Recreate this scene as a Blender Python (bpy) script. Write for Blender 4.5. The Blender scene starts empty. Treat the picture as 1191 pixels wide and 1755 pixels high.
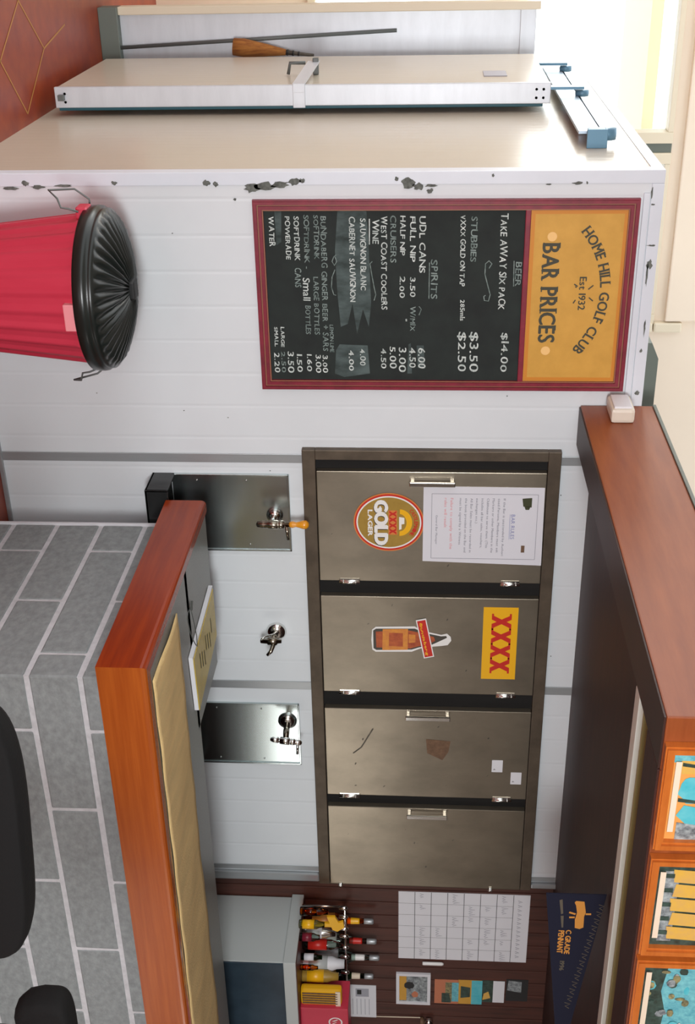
import bpy, bmesh, math, random
from mathutils import Vector, Matrix
random.seed(7)
S = bpy.context.scene
COL = S.collection

# ------------------------------------------------------------------ camera
FOC = 2048.327                       # focal length in pixels of the 1191 x 1755 frame
EYE = Vector((0.0, 0.0, 1.71275))
RIGHT = Vector((0.881810261, -0.471433188, 0.012704826))
DOWN = Vector((-0.019007101, -0.062444456, -0.997867436))
FWD = Vector((0.471221173, 0.879688282, -0.064024741))
cam_d = bpy.data.cameras.new('camera')
cam = bpy.data.objects.new('camera', cam_d)
COL.objects.link(cam)
cam_d.sensor_fit = 'VERTICAL'
cam_d.sensor_height = 36.0
cam_d.lens = FOC * 36.0 / 1755.0
cam_d.clip_start = 0.05
_x, _y, _z = -DOWN, -RIGHT, -FWD      # the camera was held on its side
cam.matrix_world = Matrix(((_x.x, _y.x, _z.x, EYE.x), (_x.y, _y.y, _z.y, EYE.y), (_x.z, _y.z, _z.z, EYE.z), (0, 0, 0, 1)))
S.camera = cam

# ------------------------------------------------------------------ world, lights, exposure
S.view_settings.view_transform = 'Standard'
S.view_settings.look = 'None'
S.view_settings.exposure = 0.1
S.view_settings.gamma = 1.0
S.view_settings.use_curve_mapping = False
W = bpy.data.worlds.new('sky')
S.world = W
W.use_nodes = True
nt_ = W.node_tree
bg = nt_.nodes['Background']
bg.inputs['Color'].default_value = (0.97, 0.99, 1.0, 1)
# hazy bright sky behind the building (towards +Y), softer daylight elsewhere
_tc = nt_.nodes.new('ShaderNodeTexCoord')
_sp = nt_.nodes.new('ShaderNodeSeparateXYZ')
_mr = nt_.nodes.new('ShaderNodeMapRange')
_mr.inputs['From Min'].default_value = 0.2
_mr.inputs['From Max'].default_value = 0.75
_mr.inputs['To Min'].default_value = SKY_SOFT = 1.35
_mr.inputs['To Max'].default_value = SKY_BRIGHT = 3.0
nt_.links.new(_tc.outputs['Generated'], _sp.inputs[0])
nt_.links.new(_sp.outputs['Y'], _mr.inputs['Value'])
nt_.links.new(_mr.outputs[0], bg.inputs['Strength'])


def area(name, loc, target, sx, sy, power, color):
    d = bpy.data.lights.new(name, 'AREA')
    d.shape = 'RECTANGLE'
    d.size, d.size_y, d.energy, d.color = sx, sy, power, color
    o = bpy.data.objects.new(name, d)
    COL.objects.link(o)
    o.location = loc
    o.rotation_euler = (Vector(target) - Vector(loc)).to_track_quat('-Z', 'Y').to_euler()
    return o


area('daylight_from_room_windows', (-0.4, -3.8, 2.0), (2.2, 4.0, 1.4), 3.6, 2.0, 110, (0.95, 0.98, 1.0))
area('added_side_fill', (7.42, 0.3, 0.85), (4.0, 2.2, 1.2), 2.6, 1.1, 42, (1.0, 0.98, 0.94))  # added lamp, brightens the reflections in the fridge doors and splash plate
area('camera_side_flash_bounce', (0.7, -1.6, 1.75), (2.4, 4.2, 1.4), 1.0, 0.8, 135, (0.97, 0.985, 1.0))
area('daylight_from_back_window', (-0.9, 7.6, 2.3), (0.7, 4.6, 0.9), 2.6, 1.6, 70, (1.0, 0.97, 0.92))

# ------------------------------------------------------------------ pixel -> place helpers


def ray(px, py):
    return RIGHT * ((py - 877.5) / FOC) + DOWN * ((595.5 - px) / FOC) + FWD


def on_y(px, py, y=4.25):
    d = ray(px, py)
    return EYE + d * (y / d.y)


def on_x(px, py, x):
    d = ray(px, py)
    return EYE + d * (x / d.x)


def on_z(px, py, z):
    d = ray(px, py)
    return EYE + d * ((z - EYE.z) / d.z)


# ------------------------------------------------------------------ materials


def lin(c):
    return tuple(((v / 255) / 12.92 if v / 255 <= 0.04045 else ((v / 255 + 0.055) / 1.055) ** 2.4) for v in c)


def mat(name, rgb, rough=0.5, metal=0.0, noise=0.0, nscale=(8, 8, 8), bump=0.0, bscale=60, rgb2=None, coat=0.0, spec=0.5, emit=0.0):
    """procedural surface: base colour broken up by stretched noise, optional fine bump"""
    m = bpy.data.materials.new(name)
    m.use_nodes = True
    nt = m.node_tree
    b = nt.nodes['Principled BSDF']
    c1 = lin(rgb)
    b.inputs['Base Color'].default_value = (*c1, 1)
    b.inputs['Roughness'].default_value = rough
    b.inputs['Metallic'].default_value = metal
    b.inputs['Specular IOR Level'].default_value = spec
    b.inputs['Coat Weight'].default_value = coat
    b.inputs['Coat Roughness'].default_value = 0.12
    tc = nt.nodes.new('ShaderNodeTexCoord')
    if noise or rgb2:
        mp = nt.nodes.new('ShaderNodeMapping')
        mp.inputs['Scale'].default_value = nscale
        nt.links.new(tc.outputs['Object'], mp.inputs['Vector'])
        n = nt.nodes.new('ShaderNodeTexNoise')
        n.inputs['Scale'].default_value = 1.0
        n.inputs['Detail'].default_value = 6
        n.inputs['Roughness'].default_value = 0.6
        nt.links.new(mp.outputs['Vector'], n.inputs['Vector'])
        r = nt.nodes.new('ShaderNodeValToRGB')
        r.color_ramp.elements[0].position = 0.32
        r.color_ramp.elements[1].position = 0.68
        c2 = lin(rgb2) if rgb2 else tuple(v * (1 - noise) for v in c1)
        r.color_ramp.elements[0].color = (*c2, 1)
        r.color_ramp.elements[1].color = (*c1, 1)
        nt.links.new(n.outputs['Fac'], r.inputs['Fac'])
        nt.links.new(r.outputs['Color'], b.inputs['Base Color'])
    if bump:
        n2 = nt.nodes.new('ShaderNodeTexNoise')
        n2.inputs['Scale'].default_value = bscale
        n2.inputs['Detail'].default_value = 4
        nt.links.new(tc.outputs['Object'], n2.inputs['Vector'])
        bp = nt.nodes.new('ShaderNodeBump')
        bp.inputs['Strength'].default_value = bump
        bp.inputs['Distance'].default_value = 0.004
        nt.links.new(n2.outputs['Fac'], bp.inputs['Height'])
        nt.links.new(bp.outputs['Normal'], b.inputs['Normal'])
    return m


def ribbed(name, rgb, rough, axis, freq, depth=0.0015, metal=0.0):
    """sheet metal panel with fine pressed ribs along one axis"""
    m = mat(name, rgb, rough, metal, noise=0.06, nscale=(1.5, 1.5, 1.5))
    nt = m.node_tree
    b = nt.nodes['Principled BSDF']
    tc = nt.nodes.new('ShaderNodeTexCoord')
    sp = nt.nodes.new('ShaderNodeSeparateXYZ')
    nt.links.new(tc.outputs['Object'], sp.inputs[0])
    mu = nt.nodes.new('ShaderNodeMath'); mu.operation = 'MULTIPLY'; mu.inputs[1].default_value = freq
    nt.links.new(sp.outputs[axis], mu.inputs[0])
    fr = nt.nodes.new('ShaderNodeMath'); fr.operation = 'FRACT'
    nt.links.new(mu.outputs[0], fr.inputs[0])
    ra = nt.nodes.new('ShaderNodeValToRGB')
    e = ra.color_ramp.elements
    e[0].position = 0.0; e[0].color = (0, 0, 0, 1)
    e[1].position = 0.07; e[1].color = (1, 1, 1, 1)
    x = e.new(0.93); x.color = (1, 1, 1, 1)
    x = e.new(1.0); x.color = (0, 0, 0, 1)
    nt.links.new(fr.outputs[0], ra.inputs['Fac'])
    bp = nt.nodes.new('ShaderNodeBump')
    bp.inputs['Strength'].default_value = 0.6
    bp.inputs['Distance'].default_value = depth
    nt.links.new(ra.outputs['Color'], bp.inputs['Height'])
    nt.links.new(bp.outputs['Normal'], b.inputs['Normal'])
    return m


M = {}
M['panel'] = ribbed('white_insulated_panel', (222, 227, 230), 0.42, 0, 7.5)
M['side_panel'] = ribbed('cream_glossy_panel', (202, 192, 174), 0.24, 1, 16.0, 0.0006)
M['trim'] = mat('white_painted_trim', (224, 230, 238), 0.35, noise=0.08, nscale=(3, 3, 3))
M['alu'] = mat('dull_aluminium', (176, 180, 182), 0.38, 0.55, noise=0.12, nscale=(20, 20, 2))
M['alu_white'] = mat('brushed_white_aluminium', (206, 210, 216), 0.38, 0.25, noise=0.1, nscale=(4, 4, 18))
M['dirt'] = mat('perished_sealant', (120, 124, 118), 0.9, noise=0.6, nscale=(70, 70, 70))
M['black'] = mat('black_rubber', (16, 16, 17), 0.6)
M['gap'] = mat('dark_recess', (14, 12, 10), 0.8)
M['steel'] = mat('worn_stainless_door', (148, 138, 122), 0.33, 0.85, noise=0.3, nscale=(5, 5, 3))
M['steel'].node_tree.nodes['Principled BSDF'].inputs['Anisotropic'].default_value = 0.6
M['steel_frame'] = mat('brown_stained_steel_frame', (104, 92, 78), 0.5, 0.5, noise=0.35, nscale=(12, 12, 12))
M['rust'] = mat('rust_smear', (122, 92, 68), 0.6, noise=0.4, nscale=(50, 50, 50))
M['scuff'] = mat('dark_scuff', (98, 91, 81), 0.7, noise=0.4, nscale=(50, 50, 50))
M['stainless'] = mat('bright_stainless_plate', (196, 206, 206), 0.25, 1.0, noise=0.06, nscale=(2, 2, 30))
M['tray'] = mat('black_enamel_tray', (24, 26, 26), 0.25)
M['chrome'] = mat('chrome', (225, 225, 222), 0.12, 1.0)
M['chrome_dark'] = mat('tarnished_chrome', (150, 142, 128), 0.2, 1.0)
M['amber'] = mat('amber_plastic_handle', (226, 150, 30), 0.25, coat=0.4)
M['wood'] = mat('varnished_red_timber', (178, 92, 32), 0.22, rgb2=(158, 74, 24), nscale=(2.5, 2.5, 60), coat=0.6)
M['wood_shaded'] = mat('varnished_red_timber_shaded', (156, 58, 10), 0.26, rgb2=(134, 44, 8), nscale=(60, 2.5, 40), coat=0.1, spec=0.35)  # darker copy of the edging timber, the side's weaker light put into its colour
M['laminate'] = mat('grey_speckled_laminate', (132, 132, 126), 0.35, noise=0.25, nscale=(160, 160, 160))
M['block'] = mat('grey_concrete_block', (156, 162, 162), 0.9, rgb2=(134, 140, 140), nscale=(34, 34, 46), bump=0.5, bscale=90)
M['mortar'] = mat('pale_raked_mortar', (218, 219, 222), 0.85, noise=0.2, nscale=(30, 30, 30), bump=0.4, bscale=120)
M['ply'] = mat('brown_stained_board', (152, 80, 38), 0.4, rgb2=(132, 64, 28), nscale=(3, 3, 26))
M['ply_dark'] = mat('dark_stained_shaded_board', (64, 30, 22), 0.55, rgb2=(46, 22, 16), nscale=(3, 30, 3))  # soffit's own dark board; on the front cap board it paints shade
M['panel_wood'] = mat('dark_red_wall_boards', (88, 50, 40), 0.5, rgb2=(64, 38, 31), nscale=(30, 30, 3))
M['maroon'] = mat('maroon_painted_moulding', (138, 34, 54), 0.4, rgb2=(112, 28, 44), nscale=(20, 20, 20))
M['gold_line'] = mat('worn_gilt_line', (150, 96, 70), 0.5)
M['slate'] = mat('chalkboard_slate', (34, 43, 40), 0.8, rgb2=(24, 30, 29), nscale=(9, 9, 9))
M['smudge'] = mat('wiped_chalk_smudge', (88, 102, 101), 0.9, rgb2=(44, 54, 52), nscale=(20, 20, 9))
M['chalk'] = mat('white_chalk', (222, 228, 224), 0.9, rgb2=(160, 172, 168), nscale=(60, 60, 60))
M['chalk_dim'] = mat('faint_chalk', (150, 164, 160), 0.9, rgb2=(92, 108, 104), nscale=(60, 60, 60))
M['mustard'] = mat('mustard_sign_paint', (212, 160, 66), 0.55, rgb2=(200, 150, 58), nscale=(14, 14, 14))
M['orange_rim'] = mat('orange_sign_border', (206, 132, 36), 0.5)
M['sign_ink'] = mat('dark_green_sign_lettering', (62, 62, 48), 0.6)
M['cream_dot'] = mat('cream_sign_dot', (242, 196, 124), 0.6)
M['paper'] = mat('white_paper', (226, 226, 230), 0.5)
M['paper_gloss'] = mat('laminated_paper', (224, 224, 230), 0.18, coat=0.5)
M['grey_ink'] = mat('grey_print', (128, 128, 140), 0.6)
M['faint_ink'] = mat('faint_print', (168, 168, 176), 0.6)
M['pink_ink'] = mat('pink_print', (226, 150, 156), 0.6)
M['blue_ink'] = mat('blue_print', (122, 128, 178), 0.6)
M['dark_ink'] = mat('black_print', (40, 40, 40), 0.6)
M['olive'] = mat('olive_print', (58, 62, 34), 0.6)
M['gold_lager'] = mat('sticker_gold', (168, 136, 58), 0.4, rgb2=(156, 124, 50), nscale=(30, 30, 30))
M['red'] = mat('sticker_red', (198, 40, 30), 0.4)
M['orange'] = mat('sticker_orange', (214, 128, 62), 0.4)
M['white'] = mat('sticker_white', (236, 234, 230), 0.4)
M['yellow'] = mat('sticker_yellow', (240, 180, 24), 0.35)
M['glass_brown'] = mat('printed_brown_bottle', (196, 100, 52), 0.4, rgb2=(150, 62, 36), nscale=(26, 26, 26))
M['glass_dark'] = mat('printed_dark_glass', (70, 66, 58), 0.4)
M['label_orange'] = mat('printed_orange_label', (222, 150, 56), 0.4, rgb2=(204, 120, 60), nscale=(40, 40, 40))
M['bin_red'] = mat('red_plastic_bin', (206, 60, 82), 0.4, rgb2=(194, 50, 72), nscale=(6, 6, 2))
M['bin_pink'] = mat('pale_pink_label', (228, 140, 146), 0.6)
M['bin_lid'] = mat('black_green_plastic_lid', (26, 32, 30), 0.28)
M['wire'] = mat('grey_wire', (96, 100, 98), 0.45, 0.1)
M['towel'] = mat('mustard_bar_towel', (238, 204, 142), 0.95, rgb2=(220, 190, 134), nscale=(16, 3, 8), bump=0.8, bscale=140)
M['book_cover'] = mat('yellow_booklet_cover', (204, 176, 36), 0.35, rgb2=(184, 158, 36), nscale=(14, 14, 14))
M['string'] = mat('dark_grey_string', (84, 86, 82), 0.8)
M['vinyl'] = mat('black_vinyl', (9, 8, 8), 0.85, bump=0.2, bscale=200, spec=0.25)
M['frame_wood'] = mat('orange_timber_frame', (204, 114, 44), 0.28, rgb2=(184, 96, 34), nscale=(8, 8, 40), coat=0.4)
M['mount'] = mat('cream_caption_strip', (232, 214, 190), 0.6)
M['cyan'] = mat('photo_turquoise', (70, 182, 196), 0.3, rgb2=(110, 196, 204), nscale=(24, 24, 24))
M['photo_dark'] = mat('photo_dark', (46, 54, 46), 0.3, rgb2=(70, 92, 84), nscale=(50, 50, 50))
M['photo_yellow'] = mat('photo_yellow', (224, 178, 72), 0.3, rgb2=(212, 168, 100), nscale=(30, 30, 30))
M['photo_orange'] = mat('photo_orange', (232, 160, 84), 0.3)
M['photo_sky'] = mat('photo_sky', (128, 200, 204), 0.3, rgb2=(86, 160, 176), nscale=(70, 70, 70))
M['photo_crowd'] = mat('photo_crowd', (172, 160, 110), 0.3, rgb2=(50, 60, 60), nscale=(60, 60, 60))
M['photo_grey'] = mat('photo_grey', (176, 184, 184), 0.3, rgb2=(80, 84, 90), nscale=(60, 60, 60))
M['photo_salmon'] = mat('photo_salmon', (196, 122, 90), 0.3)
M['cream_plastic'] = mat('cream_plastic', (222, 212, 196), 0.4)
M['grey_green'] = mat('grey_green_metal', (104, 112, 104), 0.5)
M['bench_pale'] = mat('pale_grey_paint', (186, 190, 188), 0.4)
M['bench_top'] = mat('dark_red_bench_top', (72, 34, 28), 0.4)
M['batten'] = mat('white_enamel_batten', (232, 238, 228), 0.4)
M['batten_edge'] = mat('yellowed_batten_edge', (166, 158, 100), 0.5)
M['navy'] = mat('navy_felt', (16, 19, 42), 0.9)
M['pen_orange'] = mat('orange_felt_print', (214, 146, 62), 0.8)
M['pen_dull'] = mat('dull_gold_thread', (96, 88, 74), 0.8)
M['floor'] = mat('red_brown_sheet_floor', (150, 64, 32), 0.4, rgb2=(126, 46, 32), nscale=(9, 9, 9))
M['floor_line'] = mat('yellowed_floor_joint', (176, 124, 60), 0.5)
M['cream_wall'] = mat('cream_plaster', (240, 224, 204), 0.6, noise=0.04, nscale=(2, 2, 2))
M['cream_frame'] = mat('cream_window_frame', (226, 214, 190), 0.45)
M['straw'] = mat('straw_bristles', (176, 116, 52), 0.9, rgb2=(132, 76, 34), nscale=(90, 90, 8))
M['rail_blue'] = mat('galvanised_track', (176, 192, 206), 0.35, 0.5)
M['wheel_blue'] = mat('blue_grey_hardware', (92, 132, 156), 0.4, 0.2)
M['teal'] = mat('teal_door_seal', (26, 86, 100), 0.5)
M['room_wall'] = mat('tan_room_plaster', (172, 164, 154), 0.8, noise=0.06, nscale=(2, 2, 2))
M['bench_glass'] = mat('dark_blue_glass_door', (58, 74, 86), 0.18, rgb2=(44, 56, 66), nscale=(4, 4, 4))
M['edge_shaded'] = mat('shaded_lining_board', (64, 36, 28), 0.5, rgb2=(48, 28, 22), nscale=(3, 3, 20))  # shade of the left bulkhead underside, put into the board colour
M['eave'] = mat('pale_yellow_eave', (250, 234, 200), 0.6)


def glassy(name, rgb, rough=0.05):
    m = bpy.data.materials.new(name)
    m.use_nodes = True
    nt = m.node_tree
    nt.nodes.clear()
    o = nt.nodes.new('ShaderNodeOutputMaterial')
    mx = nt.nodes.new('ShaderNodeMixShader')
    t = nt.nodes.new('ShaderNodeBsdfTransparent')
    g = nt.nodes.new('ShaderNodeBsdfGlossy')
    f = nt.nodes.new('ShaderNodeFresnel')
    f.inputs['IOR'].default_value = 1.45
    t.inputs['Color'].default_value = (*lin(rgb), 1)
    g.inputs['Roughness'].default_value = rough
    nt.links.new(f.outputs[0], mx.inputs[0])
    nt.links.new(t.outputs[0], mx.inputs[1])
    nt.links.new(g.outputs[0], mx.inputs[2])
    nt.links.new(mx.outputs[0], o.inputs['Surface'])
    return m


M['window_glass'] = glassy('window_glass', (246, 250, 250))
M['bottle_clear'] = glassy('clear_bottle_glass', (200, 214, 208))
M['bottle_green'] = glassy('green_bottle_glass', (70, 110, 70))
M['bottle_amber'] = glassy('amber_bottle_glass', (244, 170, 56))

# ------------------------------------------------------------------ mesh builder


class MB:
    def __init__(self):
        self.v, self.f, self.mi, self.sm, self.cur = [], [], [], [], 0

    def add(self, verts, faces, smooth=False, mi=None):
        b = len(self.v)
        self.v += [Vector(p) for p in verts]
        for f in faces:
            self.f.append(tuple(i + b for i in f))
            self.mi.append(self.cur if mi is None else mi)
            self.sm.append(smooth)
        return self

    def box(self, a, b, bev=0.0, mi=None):
        x0, y0, z0 = (min(a[i], b[i]) for i in range(3))
        x1, y1, z1 = (max(a[i], b[i]) for i in range(3))
        if bev <= 0:
            vs = [(x0, y0, z0), (x1, y0, z0), (x1, y1, z0), (x0, y1, z0), (x0, y0, z1), (x1, y0, z1), (x1, y1, z1), (x0, y1, z1)]
            return self.add(vs, [(0, 3, 2, 1), (4, 5, 6, 7), (0, 1, 5, 4), (1, 2, 6, 5), (2, 3, 7, 6), (3, 0, 4, 7)], mi=mi)
        bm = bmesh.new()
        bmesh.ops.create_cube(bm, size=1.0)
        for v in bm.verts:
            v.co = Vector(((x0 + x1) / 2 + v.co.x * (x1 - x0), (y0 + y1) / 2 + v.co.y * (y1 - y0), (z0 + z1) / 2 + v.co.z * (z1 - z0)))
        bev = min(bev, 0.45 * min(x1 - x0, y1 - y0, z1 - z0))
        bmesh.ops.bevel(bm, geom=bm.edges[:], offset=bev, segments=2, profile=0.6, affect='EDGES')
        self.take(bm, mi)
        return self

    def take(self, bm, mi=None, smooth=False):
        bm.verts.index_update()
        self.add([v.co.copy() for v in bm.verts], [tuple(v.index for v in f.verts) for f in bm.faces], smooth, mi)
        bm.free()

    def prism(self, poly, d, mi=None):
        """poly: list of 3D points (planar), extruded by vector d"""
        n = len(poly)
        d = Vector(d)
        vs = [Vector(p) for p in poly] + [Vector(p) + d for p in poly]
        fs = [tuple(range(n)), tuple(range(2 * n - 1, n - 1, -1))] + [(i, i + n, (i + 1) % n + n, (i + 1) % n) for i in range(n)]
        return self.add(vs, fs, mi=mi)

    def poly(self, pts, mi=None):
        return self.add(pts, [tuple(range(len(pts)))], mi=mi)

    def lathe(self, prof, c=(0, 0, 0), axis='Z', n=32, mi=None, smooth=True, wob=None):
        c = Vector(c)
        vs, fs = [], []
        for r, h in prof:
            for k in range(n):
                a = 2 * math.pi * k / n
                rr, hh = (r, h) if wob is None else wob(r, h, a)
                p = (rr * math.cos(a), rr * math.sin(a), hh)
                if axis == 'Y':
                    p = (p[0], p[2], p[1])
                elif axis == 'X':
                    p = (p[2], p[0], p[1])
                vs.append(c + Vector(p))
        m = len(prof)
        for i in range(m - 1):
            for k in range(n):
                q = (i * n + k, i * n + (k + 1) % n, (i + 1) * n + (k + 1) % n, (i + 1) * n + k)
                fs.append(q if axis != 'Y' else q[::-1])
        for i in (0, m - 1):
            if prof[i][0] > 1e-5:
                t = tuple(range(i * n, i * n + n))
                fs.append(t if (i == m - 1) != (axis == 'Y') else t[::-1])
        return self.add(vs, fs, smooth, mi)

    def tube(self, pts, r, n=8, mi=None, closed=False):
        pts = [Vector(p) for p in pts]
        m = len(pts)
        vs, fs = [], []
        up = None
        for i, p in enumerate(pts):
            a = pts[i - 1] if (i > 0 or closed) else p
            b = pts[(i + 1) % m] if (i < m - 1 or closed) else p
            t = (b - a).normalized()
            if up is None:
                up = t.orthogonal().normalized()
            up = (up - t * up.dot(t))
            up = up.normalized() if up.length > 1e-6 else t.orthogonal().normalized()
            s = t.cross(up)
            rr = r[i] if isinstance(r, (list, tuple)) else r
            for k in range(n):
                ang = 2 * math.pi * k / n
                vs.append(p + (up * math.cos(ang) + s * math.sin(ang)) * rr)
        for i in range(m if closed else m - 1):
            j = (i + 1) % m
            for k in range(n):
                fs.append((i * n + k, i * n + (k + 1) % n, j * n + (k + 1) % n, j * n + k))
        if not closed:
            fs.append(tuple(range(n - 1, -1, -1)))
            fs.append(tuple(range((m - 1) * n, m * n)))
        return self.add(vs, fs, True, mi)

    def xf(self, mtx, since=0):
        for i in range(since, len(self.v)):
            self.v[i] = mtx @ self.v[i]
        return self

    def build(self, name, mats, parent=None, base=None, fix=True):
        """link as ONE mesh object; vertices are given in world space (or the parent's space when the parent is a prototype at the origin)"""
        if not isinstance(mats, (list, tuple)):
            mats = [mats]
        off = Vector((0, 0, 0))
        if parent is not None:
            p = parent
            while p is not None:
                off += p.location
                p = p.parent
        elif base is None and self.v:
            xs = [v.x for v in self.v]; ys = [v.y for v in self.v]; zs = [v.z for v in self.v]
            base = ((min(xs) + max(xs)) / 2, (min(ys) + max(ys)) / 2, min(zs))
        me = bpy.data.meshes.new(name)
        o0 = off if parent is not None else Vector(base)
        me.from_pydata([v - o0 for v in self.v], [], self.f)
        for k in mats:
            me.materials.append(k)
        for p, mi, sm in zip(me.polygons, self.mi, self.sm):
            p.material_index = min(mi, len(mats) - 1)
            p.use_smooth = sm
        me.update()
        if fix:
            bm = bmesh.new(); bm.from_mesh(me)
            bmesh.ops.recalc_face_normals(bm, faces=bm.faces[:])
            bm.to_mesh(me); bm.free()
        o = bpy.data.objects.new(name, me)
        COL.objects.link(o)
        if parent is not None:
            o.parent = parent
        else:
            o.location = base
        return o


def tag(o, label=None, cat=None, group=None, kind=None):
    for k, v in (('label', label), ('category', cat), ('group', group), ('kind', kind)):
        if v:
            o[k] = v
    return o


def thing(name, loc, label, cat, group=None):
    o = bpy.data.objects.new(name, None)
    o.empty_display_size = 0.1
    COL.objects.link(o)
    o.location = loc
    return tag(o, label, cat, group)


def struct(mb, name, m, label=None):
    o = mb.build(name, m)
    o['kind'] = 'structure'
    if label:
        o['label'] = label
    return o


def copy_tree(o, parent=None):
    c = o.copy()
    COL.objects.link(c)
    if parent:
        c.parent = parent
    for ch in list(o.children):
        copy_tree(ch, c)
    return c


# ------------------------------------------------------------------ lettering
_glyph = {}


def glyph(ch):
    if ch not in _glyph:
        cu = bpy.data.curves.new('glyph', 'FONT')
        cu.body = ch
        cu.size = 1.0
        cu.resolution_u = 3
        ob = bpy.data.objects.new('glyph', cu)
        COL.objects.link(ob)
        bpy.context.view_layer.update()
        dg = bpy.context.evaluated_depsgraph_get()
        me = bpy.data.meshes.new_from_object(ob.evaluated_get(dg))
        vs = [v.co.copy() for v in me.vertices]
        fs = [tuple(p.vertices) for p in me.polygons]
        bpy.data.objects.remove(ob)
        bpy.data.curves.remove(cu)
        bpy.data.meshes.remove(me)
        x0 = min((v.x for v in vs), default=0)
        w = max((v.x for v in vs), default=0.3) - x0
        _glyph[ch] = ([(v.x - x0, v.y) for v in vs], fs, w)
    return _glyph[ch]


SERIF_L = set('BDEFHIKLMNPRT')


def letter(mb, ch, cx, cz, w, h, y, rot=0.0, shear=0.0, serif=False, mi=None, bold=0.0):
    """one glyph centred at cx, base at cz, on the plane y facing -Y; rot about its base centre"""
    vs, fs, gw = glyph(ch)
    sx = w / max(gw, 0.05)
    sz = h / 0.73
    out = []
    for dx, dz in ([(0, 0)] if not bold else [(-bold, 0), (bold, 0), (0, -bold * .6), (0, bold * .6)]):
        pts = [((x * sx - w / 2 + dx) + shear * (z * sz), z * sz + dz) for x, z in vs]
        out.append((pts, fs))
    if serif:
        t = h * 0.07
        st = []
        if ch in SERIF_L and ch != 'T':
            st = [(-w / 2 - .06 * h, -w / 2 + .26 * h)]
        if ch in 'HMNR':
            st.append((w / 2 - .22 * h, w / 2 + .07 * h))
        if ch == 'A':
            st = [(-w / 2 - .06 * h, -w / 2 + .16 * h), (w / 2 - .16 * h, w / 2 + .06 * h)]
        for a, b in st:
            out.append(([(a, 0), (b, 0), (b, t), (a, t)], [(0, 1, 2, 3)]))
            if ch != 'A' and not (ch == 'R' and a > 0):
                out.append(([(a, h - t), (b, h - t), (b, h), (a, h)], [(0, 1, 2, 3)]))
    c, s = math.cos(rot), math.sin(rot)
    for k, (pts, fs_) in enumerate(out):
        mb.add([(cx + x * c - z * s, y - 0.00012 * k, cz + x * s + z * c) for x, z in pts], fs_, mi=mi)


def text(mb, s, x0, x1, z0, h, y, z1=None, jit=0.0, shear=0.0, serif=False, mi=None, bold=0.0, rng=random):
    """string between x0 and x1 with its base at z0 (z1 at the far end)"""
    z1 = z0 if z1 is None else z1
    ws = [(0.32 if c == ' ' else glyph(c)[2] + 0.10) for c in s]
    tot = sum(ws)
    x = 0.0
    for c, w in zip(s, ws):
        if c != ' ':
            t = (x + w / 2) / tot
            k = (x1 - x0) / tot
            hh = h * (1 + rng.uniform(-jit, jit))
            lw = (w - 0.10) * k * (1 + rng.uniform(-jit, jit))
            low = 0.55 if c in '-.\u00b7' else 1.0
            letter(mb, c, x0 + t * (x1 - x0), z0 + t * (z1 - z0) + rng.uniform(-jit, jit) * h * .25, lw, hh, y,
                   rot=rng.uniform(-jit, jit) * .3, shear=shear, serif=serif, mi=mi, bold=bold)
        x += w


def stroke(mb, pts, wd, y, mi=None):
    """flat painted or chalked line through (x, z) points"""
    pts = [Vector((p[0], p[1])) for p in pts]
    L, R = [], []
    for i, p in enumerate(pts):
        a = pts[max(i - 1, 0)]; b = pts[min(i + 1, len(pts) - 1)]
        t = (b - a)
        t = t.normalized() if t.length > 1e-9 else Vector((1, 0))
        n = Vector((-t.y, t.x)) * wd / 2
        L.append(p + n); R.append(p - n)
    vs = [(p.x, y, p.y) for p in L] + [(p.x, y, p.y) for p in R]
    m = len(pts)
    mb.add(vs, [(i, i + 1, m + i + 1, m + i) for i in range(m - 1)], mi=mi)


def ell(cx, cz, rx, rz, y, n=48, a0=0, a1=2 * math.pi):
    return [(cx + rx * math.cos(a0 + (a1 - a0) * k / n), y, cz + rz * math.sin(a0 + (a1 - a0) * k / n)) for k in range(n)]


def ring(mb, cx, cz, rx, rz, rx2, rz2, y, n=48, mi=None):
    o = ell(cx, cz, rx, rz, y, n); i = ell(cx, cz, rx2, rz2, y, n)
    mb.add(o + i, [(k, (k + 1) % n, n + (k + 1) % n, n + k) for k in range(n)], mi=mi)


def xz(px, py, y=4.25):
    p = on_y(px, py, y)
    return p.x, p.z


# ================================================================== SETTING
WY = 4.25            # front face of the cold room
X0, X1 = 0.925, 4.30
TOP = 2.53
BACK = 6.60

b = MB().box((-6, -5, -0.1), (9, 9.5, 0))
b.cur = 1
for a, c in (((0.635, 4.96), (0.88, 5.21)), ((0.66, 5.56), (0.88, 5.21)), ((0.40, 4.72), (0.635, 4.96)), ((0.44, 5.29), (0.66, 5.56)), ((0.60, 5.93), (0.66, 5.56)), ((0.2, 4.9), (0.44, 5.29)), ((0.44, 5.29), (0.635, 4.96))):
    p, q = Vector((*a, 0.0012)), Vector((*c, 0.0012))
    n = Vector((-(q - p).y, (q - p).x, 0)).normalized() * 0.004
    b.poly([p + n, q + n, q - n, p - n])
struct(b, 'floor', [M['floor'], M['floor_line']])

# cold room box: front wall in bays, cream side, roof
b = MB()
b.box((X0 + .006, WY, 0), (X1, BACK - .22, TOP - .004))
struct(b, 'wall_front', M['panel'])
b = MB().box((X0, WY + .03, 0), (X0 + .02, BACK - .22, TOP - .02))
struct(b, 'wall_side', M['side_panel'])
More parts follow.
